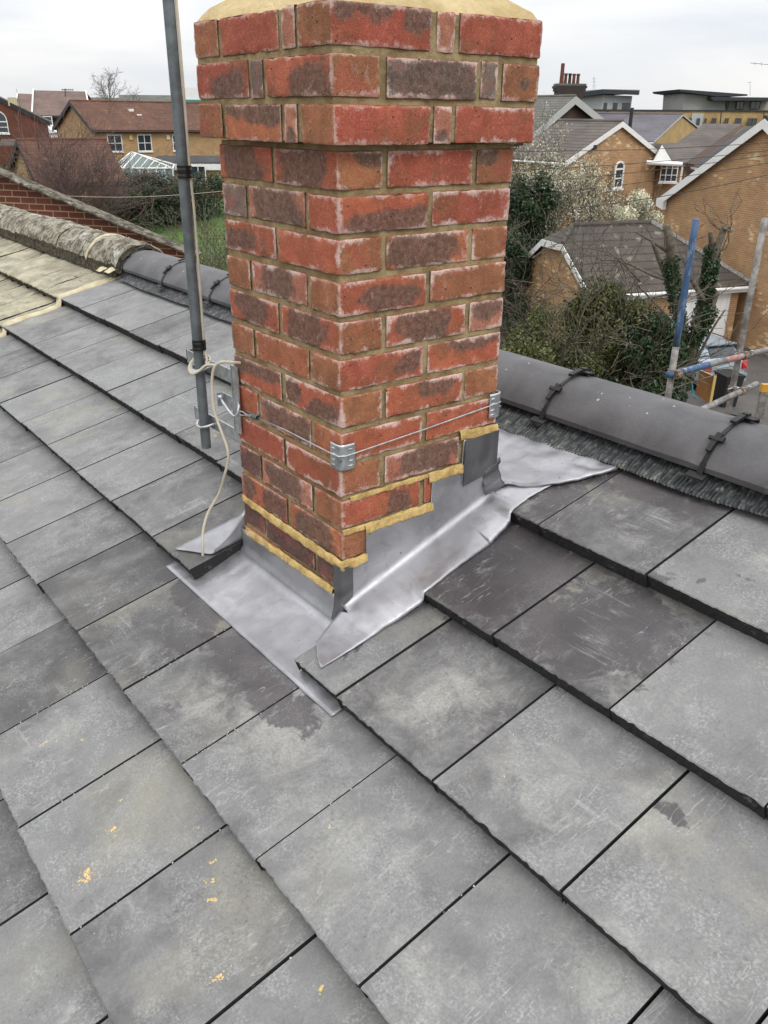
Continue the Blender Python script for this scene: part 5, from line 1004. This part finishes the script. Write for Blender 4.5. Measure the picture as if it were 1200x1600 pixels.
# flats
t = thing('pale_flats', 'pale rendered block of flats with a curved dark roof, behind the old chimney pots', 'flats', at(950, 190, 130)); W0, W1, W2 = at(905, 151, 131), at(942, 148, 127), at(988, 150, 132)
b = MB(); b.prism([W0, W1, down(W1, 2), down(W0, 2)], gv(.5, 9)); b.prism([W1, W2, down(W2, 2), down(W1, 2)], gv(-.1, 8)); b.build('wall', M['render_pale'], t)
b = MB(); b.prism([at(899, 152, 130), at(942, 146.5, 125.5), at(998, 148.5, 131), at(999, 146.5, 143), at(899, 148.5, 143)], Zv*.55); b.build('roof', M['fascia_dark'], t)
for x, w_, g_ in ((944.5, .45, 0), (960, .6, 1), (976.5, 1.15, 1)): window(t, at(x, 172, 127.2+(x-942)*.1)-_F*.2, _R, -_F, w_, .9, (g_, 0), fr=.06, frame='fascia_dark', sill=False)
t = thing('yellow_flats', 'long low yellow brick block of flats with a flat dark coping', 'flats', at(1060, 195, 118)); b = MB(); b.box(down(at(926, 190, 120), 1), at(1210, 190, 120)-at(926, 190, 120), _F*14, Zv*(at(1000, 173, 120).z-down(at(926, 190, 120), 1).z)); b.build('wall', BW_p, t)
b = MB(); b.box(at(925, 172.5, 119.8)+Zv*0, at(1211, 174.5, 119.8)-at(925, 172.5, 119.8), _F*14.4, Zv*.14); b.build('coping', M['fascia_dark'], t)
b = MB(); b.box(at(1082, 176, 119.7)-Zv*3.2, at(1100, 176, 119.7)-at(1082, 176, 119.7), _F*.4, Zv*3.1); b.build('render_panel', M['render_pale'], t)
for x, w_ in ((1076, .55), (1090, .4), (1101, .3), (1114, .6), (1134, .5), (1152, .8), (1174, 1.2), (941, .5), (1195, .8)): window(t, at(x, 195.5, 119.6), _R, -_F, w_, .8, (1 if w_ > .5 else 0, 0), fr=.05, frame='fascia_dark', sill=False)
b = MB()
for x in (1127, 1194, 949): b.tube([at(x, 174, 119.4), at(x-2, 200, 119.4)], .07, 5)
b.build('downpipe', M['fascia_dark'], t)
t = thing('grey_penthouse', 'grey rendered upper storey with a sloping dark roof on top of the yellow flats', 'flats', at(1130, 172, 119)); b = MB(); P_ = [at(1069, 146, 121), at(1133, 153, 121), at(1133, 173, 121), at(1067, 172, 121)]; b.prism(P_, _F*9); P_ = [at(1133, 158, 122), at(1215, 158, 122), at(1215, 175.5, 122), at(1133, 174, 122)]; b.prism(P_, _F*8); b.build('wall', M['render_grey'], t)
b = MB(); b.prism([at(1061, 139.5, 119.8), at(1070, 140, 119.8), at(1168, 147.2, 119.8), at(1168, 149.8, 119.8), at(1120, 150.5, 119.8), at(1063, 143, 119.8)], _F*12); b.prism([at(1112, 153.5, 119), at(1116, 151.2, 119), at(1215, 152.5, 119), at(1215, 157.5, 119), at(1115, 157.2, 119)], _F*8); b.build('roof', M['fascia_dark'], t)
for x, w_ in ((1155, .95), (1179, 1.25), (1135.5, .2)): window(t, at(x, 171, 121.8), _R, -_F, w_, .95, (1 if w_ > .5 else 0, 0), fr=.06, frame='fascia_dark', sill=False)
b = MB(); b.tube([at(1172, 131, 125), at(1172, 150, 125)], .04, 4); b.tube([at(1169, 129, 125), at(1174, 128, 125)], .05, 4); tag(b.build('roof_aerial', mat('far_grey', (.5, .52, .54), .8)), 'faint thin aerial on the roof of the grey penthouse', 'aerial')
b = MB(); b.tube([at(1057, 165, 125), at(1059, 150, 125)], .035, 4); b.tube([at(1054, 168, 125), at(1060, 163, 125)], .05, 4); tag(b.build('roof_aerial', M['far_grey']), 'faint thin aerial at the left end of the grey penthouse', 'aerial')
# pylon
b = MB(); D_ = 700
def pp(x, y): return at(x, y, D_)
for s_ in (-1, 1): b.tube([pp(928+s_*3.2, 162), pp(928+s_*1.0, 128), pp(928, 119)], .16, 4)
for k in range(9): y = 160-k*4.4; w_ = 3.0*(1-k/11); b.tube([pp(928-w_, y), pp(928+w_*.9, y-4.4)], .1, 3); b.tube([pp(928+w_, y), pp(928-w_*.9, y-4.4)], .1, 3)
for y, w_ in ((123, 3.6), (128, 4.6), (134, 4)): b.tube([pp(928-w_, y+.6), pp(928, y-.8), pp(928+w_, y+.6)], .12, 3)
tag(b.build('pylon', mat('pylon_hazed', (.55, .58, .6), .9)), 'faint far electricity pylon beside the old chimney pots', 'pylon')  # pylon paled: distance haze put into its colour
b = MB(); b.tube([at(102, 151, 100), at(102, 138.5, 100)], .045, 4); b.tube([at(96, 140, 100), at(115, 140.5, 100)], .035, 4)
for x in (98, 101, 104, 107, 110, 113): b.tube([at(x, 138.6, 100), at(x, 141.8, 100)], .025, 3)
tag(b.build('roof_aerial', M['black_trim']), 'television aerial on the pinkish brown roof at the left', 'aerial')
# ---- vegetation, left
random.seed(3)
bush('bare_bush', 'purple-brown bare bush in front of the orange roofed garage', 122, 330, 49, 3.1, 2.2, 5.7, 9000, .05, 'leaf_brown', 'twig_purple', 60, seed=4, stick=.010, ncl=34)
bush('dark_hedge_bush', 'dark evergreen bush at the far left edge below the red house', 2, 290, 54, 1.6, 1.5, 3.9, 9000, .13, 'leaf_dark', ntw=8, seed=5)
for k, (x, D, rx, h, lf, lb, n_) in enumerate(((75, 55, 2.6, 3.0, 'leaf_olive', 'low dark shrub under the purple-brown bush', 5000), (165, 57, 3.0, 3.1, 'leaf_brown', 'brownish shrub between the bare bush and the conservatory', 8000), (232, 59, 3.0, 2.75, 'leaf_dark', 'dark green shrub directly in front of the conservatory', 12000), (282, 58, 2.6, 2.6, 'leaf_dark', 'dark shrub behind the steel pole', 9000), (130, 60, 3.6, 2.6, 'leaf_dark', 'low dark hedge at the back of the lawn, left part', 7000), (205, 56, 3.4, 2.7, 'leaf_dark', 'low dark hedge at the back of the lawn, middle part', 9000), (330, 61, 3.2, 2.6, 'leaf_dark', 'low dark hedge at the back of the lawn, beside the chimney', 8000))):
    bush('hedge_shrub', lb, x, 340, D, rx, 1.8, h, n_, .12, lf, 'twig', 26, 'shrubs behind the lawn', seed=20+k, ncl=26, stick=.012)
bush('yellow_green_shrub', 'loose yellow-green shrub with bare stems right against the left side of the chimney', 338, 340, 33, 1.3, 1.2, 4.5, 1700, .075, 'leaf_yellow', 'bark_grey', 26, seed=31, ncl=26, stick=.008)
bush('small_thorn_bush', 'small twiggy bush on the lawn at the left side of the chimney', 335, 410, 26, .8, .8, 1.9, 900, .05, 'leaf_olive', 'bark_grey', 20, seed=32, stick=.005)
bush('young_shrub', 'pale thin shrub sprouting beyond the mossy roof edge', 255, 356, 30, .5, .5, 1.3, 260, .06, 'leaf_yellow', 'bark_grey', 12, seed=33, stick=.005)
t = thing('bare_tree', 'leafless tree against the sky behind the yellow brick house', 'tree', down(at(172, 170, 125), 2)); b = MB(); random.seed(12); b.tube([down(at(172, 170, 125), 2), at(172, 163, 125)], .28, 6)
for k in range(7): twigs(b, at(172+random.uniform(-1, 1), 163, 125), gv(random.uniform(-1, 1), 0)+Zv*1.1, 1.7, .09, 4, .6, 3, segs=4, minr=.012)
for k in range(4): twigs(b, at(208+random.uniform(-3, 3), 166, 125), gv(random.uniform(-1, 1), 0)+Zv*1.1, 1.1, .06, 3, .6, 3, segs=4, minr=.012)
b.build('branches', mat('bark_far', (.2, .18, .16), .95), t)
# ---- vegetation, right
bush('dark_conifer', 'dense very dark evergreen right beside the chimney', 818, 420, 38, 1.75, 1.6, 5.9, 42000, .11, 'leaf_dark', ntw=10, seed=41, ncl=60)
bush('evergreen_bush', 'dark glossy bush with bare stems below the conifer', 796, 420, 34, 1.2, 1.2, 4.0, 12000, .10, 'leaf_dark', 'bark_grey', 24, seed=42, ncl=30, stick=.010)
t = thing('blossom_tree', 'slender tree speckled with white blossom right of the chimney', 'tree', down(at(850, 360, 41), 0)); random.seed(21); b = MB(); ends = []
for k in range(11):
    o_ = down(at(835+random.uniform(-28, 50), 330, 41), 0)+gv(0, random.uniform(-1, 1)); ends += twigs(b, o_, gv(random.uniform(-.35, .3), random.uniform(-.2, .2))+Zv, random.uniform(2.3, 3.1), .06, 4, .42, 3, segs=5, up=.05, minr=.010)
b.build('branches', M['bark_grey'], t); leaf_mesh('blossom', 'blossom_tree', t, ends, .42, 22000, .085, 9); leaf_mesh('foliage', 'leaf_olive', t, ends, .6, 5000, .08, 10)
bush('white_blossom_bush', 'rounded bush covered in cream white blossom behind the garage roof', 984, 370, 39.5, 1.9, 1.4, 5.0, 36000, .10, 'blossom', 'bark_grey', 16, seed=44, ncl=40); 
t_ = bpy.data.objects['white_blossom_bush']; leaf_mesh('leaves', 'leaf_dark', t_, [t_.location+Zv*1.6+gv(random.uniform(-1, 1), random.uniform(-.5, .5)) for k in range(9)], .7, 7000, .09, 5)
for k, (x, y, D, rx, ry, h, n_, lf, lb) in enumerate(((800, 560, 20, 1.5, 1.5, 3.1, 30000, 'leaf_olive', 'brown-green bush touching the right side of the chimney'), (858, 560, 21.5, 1.7, 1.5, 3.7, 30000, 'leaf_mid', 'greenish shrub left of the ivy covered stump'), (930, 560, 22.5, 1.8, 1.4, 4.0, 34000, 'leaf_olive', 'loose olive shrub in front of the garage roof'), (992, 610, 22, 1.5, 1.3, 3.5, 36000, 'leaf_ivy', 'dark ivy mass at the foot of the cut back tree'), (905, 610, 19, 1.6, 1.2, 1.3, 9000, 'leaf_dark', 'low dark undergrowth behind the ridge'), (820, 580, 17.5, 1.5, 1.0, 1.1, 8000, 'leaf_olive', 'low grassy undergrowth beside the chimney'), (1012, 620, 22.6, .9, .9, 3.3, 28000, 'leaf_ivy', 'ivy heap between the cut back trunks and the blue scaffold tube'), (1050, 640, 20.5, .7, .8, .9, 6000, 'leaf_yellow', 'bright variegated shrub between the scaffold poles'))):
    bush('garden_bush', lb, x, y, D, rx, ry, h, n_, .075, lf, 'bark_grey' if k < 4 else 'twig', 16 if k in (1, 2) else 8 if k < 3 else 2, 'bushes in the garden behind the ridge', hb=0, seed=60+k, ncl=40, stick=.008)
t = thing('ivy_tree', 'cut back tree with stubby bare limbs wrapped in dark ivy', 'tree', down(at(1070, 600, 23.5), 0)); random.seed(8); b = MB(); D0 = 23.5
ivy = []; 
for pts, r0, r1_ in (([(1062, 620), (1066, 540), (1058, 480), (1050, 430), (1047, 380), (1041, 352)], .17, .10), ([(1070, 600), (1088, 520), (1102, 470), (1108, 430), (1118, 395), (1133, 352)], .19, .08), ([(1108, 435), (1112, 400), (1110, 362)], .10, .06), ([(1085, 530), (1106, 495), (1122, 455)], .12, .06), ([(1054, 470), (1035, 420), (1018, 375)], .08, .04), ([(1100, 470), (1078, 430), (1068, 400)], .08, .04), ([(1118, 395), (1135, 388)], .04, .02), ([(1130, 362), (1112, 350)], .03, .012), ([(1131, 357), (1143, 362), (1146, 354)], .03, .012), ([(1075, 590), (1110, 520), (1133, 484)], .05, .02), ([(1050, 440), (1020, 430), (975, 410), (930, 405)], .045, .015), ([(1052, 400), (1020, 378), (992, 362)], .05, .02), ([(1050, 460), (1000, 470), (960, 500), (925, 520)], .035, .012), ([(1000, 440), (960, 400), (920, 388)], .03, .01), ([(1085, 545), (1060, 515), (1020, 470), (990, 440)], .05, .02)):
    P = [at(x, y, D0+random.uniform(-.15, .15)) for x, y in pts]; P = cat(P, 5); n_ = len(P); b.tube(P, [r0+(r1_-r0)*k/(n_-1) for k in range(n_)], 8)
    if r0 > .09: ivy += P[:int(n_*.72)]
    elif pts[-1][0] < 1090 or pts[-1][1] < 400:
        for k in range(2): twigs(b, P[random.randint(2, n_-1)], gv(random.uniform(-1, .2), 0)+Zv*.8, random.uniform(.3, .7), .018, 2, .6, 2, segs=3, minr=.006)
    if r0 > .03 and pts[-1][1] > 380: pass
for k in range(45): x, y = random.uniform(830, 985), random.uniform(395, 470); twigs(b, at(x, y, D0-random.uniform(0, 2)), gv(random.uniform(-1, 1), 0)+Zv*random.uniform(-.4, .8), random.uniform(.5, 1.1), .015, 2, .5, 2, segs=4, minr=.006)
b.build('branches', M['bark_grey'], t, smooth=True); leaf_mesh('ivy', 'leaf_ivy', t, ivy, .24, 24000, .07, 77)
b = MB(); random.seed(5)
for k in range(60): twigs(b, down(at(random.uniform(790, 1010), random.uniform(560, 640), random.uniform(17, 22)), .1), gv(random.uniform(-1, 1), random.uniform(-.3, .3))+Zv*random.uniform(.3, 1.3), random.uniform(.5, 1.2), .012, 2, .6, 3, segs=3, minr=.005)
tag(b.build('brambles', M['bark_grey']), 'tangle of bare brambles in the garden below the ridge', 'brambles', kind='stuff')
gr = thing('undergrowth', 'low rough grass and weeds covering the garden beyond the ridge', 'grass', down(at(900, 580, 20), 0)); cs = [down(at(random.uniform(780, 1040), random.uniform(540, 640), D), .05) for D in np.linspace(15, 27, 90)]
o_ = leaf_mesh('undergrowth', 'leaf_olive', gr, cs, .8, 22000, .09, 3, squash=.25); o_.parent = None; o_.location = gr.location; bpy.data.objects.remove(gr); o_.name = 'undergrowth'; tag(o_, 'low rough grass and weeds covering the garden beyond the ridge', 'grass', kind='stuff')
# ---- car
def car():
    c = atz(1131, 598, .3); t = thing('parked_car', 'silver-blue hatchback with red rear lamps parked before the white garage door', 'car', down(c, 0)); fx_ = gv(-.36, .93).normalized(); ly = Zv.cross(fx_); o = down(c, .012)
    def Q(x, y, z): return o+fx_*x+ly*y+Zv*z
    ST_ = [(0, .70, .38, .78, .80, .80), (.05, .80, .27, .95, .98, .98), (.14, .84, .24, .98, 1.03, 1.03), (.30, .855, .22, .98, 1.20, .52), (.55, .86, .22, .97, 1.40, .58), (.9, .86, .22, .96, 1.46, .60), (1.6, .86, .2, .94, 1.49, .61), (2.2, .86, .2, .92, 1.46, .60), (2.7, .86, .22, .90, 1.28, .60), (3.05, .86, .22, .89, 1.0, .70), (3.5, .84, .24, .80, .82, .74), (3.9, .74, .3, .66, .68, .66), (4.0, .6, .36, .55, .56, .55)]
    rows = []
    for (x, w, zb, zm, zt, wt) in ST_:
        tw = wt if zt > zm+.06 else w*.93; h_ = [(-w*.9, zb), (-w, zb+.14), (-w*1.005, (zb+zm)/2), (-w*.985, zm), (-tw-.03*(zt > zm+.06), zt-.09 if zt > zm+.2 else zm+(zt-zm)*.5), (-tw+.06, zt-.012), (-tw*.5, zt+.006)]
        rows.append([Q(x, y, z) for y, z in h_+[(0, zt+.01)]+[(-y, z) for y, z in h_[::-1]]])
    b = MB(); b.grid(rows); b.quad(*rows[0]); b.quad(*rows[-1][::-1]); bd = b.build('body', mat('car_paint', (.36, .43, .49), .25, metal=.3, spec=.8), t, smooth=False)
    b = MB(); b.prism([Q(.20, .54, 1.07), Q(.20, -.54, 1.07), Q(.47, -.47, 1.355), Q(.47, .47, 1.355)], fx_*-.035+Zv*.02); b.build('rear_window', M['glass'], t)
    for s_ in (1, -1):
        b = MB(); b.prism([Q(.52, s_*.80, 1.02), Q(.75, s_*.665, 1.34), Q(2.35, s_*.665, 1.36), Q(2.85, s_*.80, 1.0)], ly*s_*.06); b.build('side_window', M['glass'], t)
        b = MB(); b.prism([Q(-.01, s_*.60, .70), Q(-.01, s_*.80, .70), Q(.12, s_*.845, 1.0), Q(.10, s_*.70, 1.02), Q(.0, s_*.60, .88)], fx_*-.03+ly*s_*.02); b.build('tail_lamp', mat('lamp_red%d' % s_, (.45, .01, .012), .25), t)
        b = MB(); b.tube([Q(.5, s_*.52, 1.47), Q(.9, s_*.53, 1.52), Q(2.0, s_*.52, 1.535), Q(2.2, s_*.51, 1.50)], .018, 6); b.build('roof_rail', M['black_trim'], t)
        for x_ in (.72, 3.25):
            b = MB(); b.tube([Q(x_, s_*.70, .31), Q(x_, s_*.87, .31)], .31, 20); w_ = b.build('wheel', M['black_plastic'], t); b = MB(); b.tube([Q(x_, s_*.86, .31), Q(x_, s_*.882, .31)], .19, 16); b.build('rim', M['zinc'], w_)
    b = MB(); b.box(Q(-.07, -.82, .30), fx_*.2, ly*1.64, Zv*.26); b.build('bumper', M['car_paint'], t); b = MB(); b.box(Q(-.085, -.26, .62), fx_*.02, ly*.52, Zv*.11); b.build('number_plate', mat('plate_yellow', (.6, .5, .12), .5), t)
    b = MB(); b.box(Q(.35, -.56, 1.425), fx_*.24, ly*1.12, Zv*.035); b.build('spoiler', M['car_paint'], t); b = MB(); b.box(Q(1.6, -.62, 1.55), fx_*.08, ly*1.24, Zv*.03); b.build('roof_bar', M['white_paint'], t)
    b = MB(); b.box(Q(-.03, -.3, .99), fx_*.02, ly*.6, Zv*.02); b.build('wiper', M['black_trim'], t)
car()
# wheelie bin and board
c = atz(1131, 633, 0); t = thing('wheelie_bin', 'black wheelie bin with a cover draped on its lid behind the scaffold poles', 'wheelie bin', c); ux, vx = gv(.97, .2).normalized(), gv(-.2, .97).normalized(); b = MB(); rows = []
for z, w_, d_ in ((.02, .23, .25), (.5, .255, .30), (.93, .28, .35), (.95, .305, .375), (1.0, .305, .375)): rows.append([c+Zv*z+ux*a*w_+vx*q*d_ for a, q in ((-1, -1), (0, -1.03), (1, -1), (1.03, 0), (1, 1), (0, 1.02), (-1, 1), (-1.03, 0), (-1, -1))])
b.grid(rows); b.quad(*rows[0][:-1][::-1]); b.build('bin_body', M['black_trim'], t); b = MB(); b.grid([[c+Zv*(1.005+.07*math.sin(math.pi*i/8)*(1 if 0 < j < 6 else .2)+.012*mn.noise(Vector((i, j, 0))))+ux*(.32*(i/4-1))+vx*(.39*(j/3-1)) for i in range(9)] for j in range(7)]); b.build('lid', M['black_plastic'], t, smooth=True)
for s_ in (-1, 1): b = MB(); b.tube([c+Zv*.1+vx*.30+ux*s_*.22, c+Zv*.1+vx*.30+ux*s_*.28], .1, 14); b.build('wheel', M['black_plastic'], t)
b = MB(); b.tube([c+Zv*.98-ux*.22+vx*.40, c+Zv*.98+ux*.22+vx*.40], .016, 6); b.build('handle', M['black_plastic'], t)
c1_ = at(1094, 578, 25.0); c2_ = at(1117, 588, 24.2); b = MB(); b.prism([c1_, c2_, down(c2_, .25), down(c1_, .3)], _F*.05); t = thing('orange_board', 'orange-brown board with a pale notched edge leaning beside the black bin', 'board', down(c1_, .25)); b.build('panel', mat('orange_ply', (.26, .115, .03), .7, var=.25, scale=2), t); b = MB()
for k in range(9): q = c2_+(down(c2_, .25)-c2_)*((k+.3)/9.5); b.cbox(q+_R*.0-_F*.03, _R*.07, _F*.03, Zv*.10)
b.build('notched_edge', mat('pale_yellow', (.6, .45, .15), .6), t); b = MB(); b.tube([c1_-_F*.02, c2_-_F*.02], .02, 4); b.build('top_rail', M['pale_cement'], t)
b = MB(); b.tube(cat([at(1081, 598, 22), at(1082, 610, 22), at(1083, 618, 22), at(1090, 623, 22), at(1080, 616, 21.9)], 6), .018, 5); tag(b.build('blue_rope', mat('rope_blue', (.06, .25, .33), .8)), 'short length of blue rope hanging in the bush left of the orange board', 'rope')
# ---- scaffold
def spole(label, P, Q, segs, name='scaffold_pole', grp='scaffold tubes beyond the ridge'):
    t = thing(name, label, 'scaffold tube', P if P.z < Q.z else Q, grp); d = Q-P
    for a, b_, m_ in segs: b = MB(); b.tube([P+d*(a+(b_-a)*k/6) for k in range(7)], .0242, 20, caps=(a == 0 or b_ == 1)); b.build('tube' if m_ == 'scaffold_steel' else 'painted_length', M[m_], t, smooth=True)
    return t
def bright(n):
    for p in n.children: p.data.polygons.foreach_set('use_smooth', [True]*len(p.data.polygons))
s1t, s1b = G(2.085, 6.0, 7.30), G(2.085, 6.0, 3.0); k_ = (7.30-6.43)/4.3
spole('upright scaffold tube with a blue painted top', s1b, s1t, [(0, 1-k_, 'scaffold_steel'), (1-k_+.0002, 1, 'blue_paint')])
s2 = G(2.76, 6.5, 3.0); spole('upright scaffold tube nearest the right edge, behind the buff gable', s2, G(2.76, 6.5, 7.26), [(0, 1, 'scaffold_steel')])
h1a, h1b = G(2.04, 5.945, 6.235), G(3.55, 6.98, 6.27); d1 = (h1b-h1a)
spole('upper sloping scaffold tube with blue and pink paint at its near end', h1a, h1b, [(0, .25, 'blue_paint'), (.2502, .36, 'scaffold_steel'), (.3602, .47, 'pink_paint'), (.4702, 1, 'scaffold_steel')])
h2a, h2b = G(1.85, 5.6, 5.90), G(2.99, 6.60, 5.985); spole('lower bare scaffold tube ending in mid air before the bin', h2a, h2b, [(0, 1, 'scaffold_steel')])
def coupler(label, P, ax1, ax2, off):
    t = thing('scaffold_coupler', label, 'scaffold coupler', P, 'rusty couplers on the scaffold tubes'); b = MB(); a1, a2 = ax1.normalized(), ax2.normalized()
    for a, c in ((a1, P), (a2, P+off)):
        b.tube([c-a*.026, c-a*.024, c+a*.024, c+a*.026], [.029, .033, .033, .029], 16, caps=True)
    b.build('collar', M['rust'], t); b = MB(); s = off.cross(a1).normalized()
    for c, a in ((P, 1), (P+off, -1)): b.tube([c+s*.038*a-off*.2, c+s*.044*a+off*.5+Zv*.03], .008, 6); b.tube([c+s*.044*a+off*.5+Zv*.022, c+s*.044*a+off*.5+Zv*.04], .014, 6)
    b.cbox(P+off*.5, a1*.04, off.normalized()*.05, s*.05); b.build('bolt', M['zinc'], t)
up = Zv
def onl(a, b_, P):     # closest point on a line to a vertical tube
    d = (b_-a); dh = Vector((d.x, d.y, 0)); q = Vector((P.x-a.x, P.y-a.y, 0)).dot(dh)/dh.length_squared; return a+d*q
for lab, base_, (a, b_) in (('coupler at the blue end of the upper tube', s1b, (h1a, h1b)), ('coupler where the upper tube meets the right upright', s2, (h1a, h1b)), ('coupler on the lower tube at the right upright', s2, (h2a, h2b))):
    q = onl(a, b_, base_); v_ = Vector((base_.x, base_.y, q.z)); coupler(lab, v_, up, b_-a, (q-v_) if (q-v_).length > .03 else (q-v_).normalized()*.05)
b = MB(); pA_ = at(1195, 606, 7.2); b.cbox(pA_-Zv*.9, _R*.06, _F*.045, Zv*1.72); t = thing('guard_post', 'pale post with a yellow tip at the right edge below the scaffold', 'post', pA_-Zv*1.8); b.build('post', M['scaffold_steel'], t); b = MB(); b.cbox(pA_-Zv*.0, _R*.064, _F*.049, Zv*.07); b.build('tip', mat('tip_yellow', (.55, .3, .04), .6), t)
b = MB(); b.tube(cat([at(1012, 625, 9), at(1060, 604, 9), at(1120, 585, 9)], 5), .006, 5); tag(b.build('thin_line', M['bark_grey']), 'thin pale line stretched between the bushes and the scaffold', 'line')
# ---- wires
WR = [((760, 236), (1230, 221), 30), ((760, 268), (1230, 232), 30), ((760, 290), (1230, 238), 30), ((760, 312), (1230, 250), 30), ((900, 325), (1230, 266), 24), ((20, 300.5), (365, 297), 16)]
WL = ['topmost overhead wire crossing the buff gables', 'second overhead wire from the top across the buff gables', 'third overhead wire from the top, crossing the arched window', 'fourth overhead wire from the top, below the arched window head', 'lowest overhead wire running up to the right from the blossom bush', 'pale thin wire crossing in front of the dark shrubs on the left']
for (a, c, D), lb in zip(WR, WL):
    P, Q = at(*a, D), at(*c, D); pts = [P+(Q-P)*(k/16)-Zv*.10*math.sin(math.pi*k/16) for k in range(17)]; b = MB(); b.tube(pts, .010 if D > 20 else .004, 5); tag(b.build('overhead_wire', M['black_trim'] if D > 20 else M['cable']), lb, 'wire')
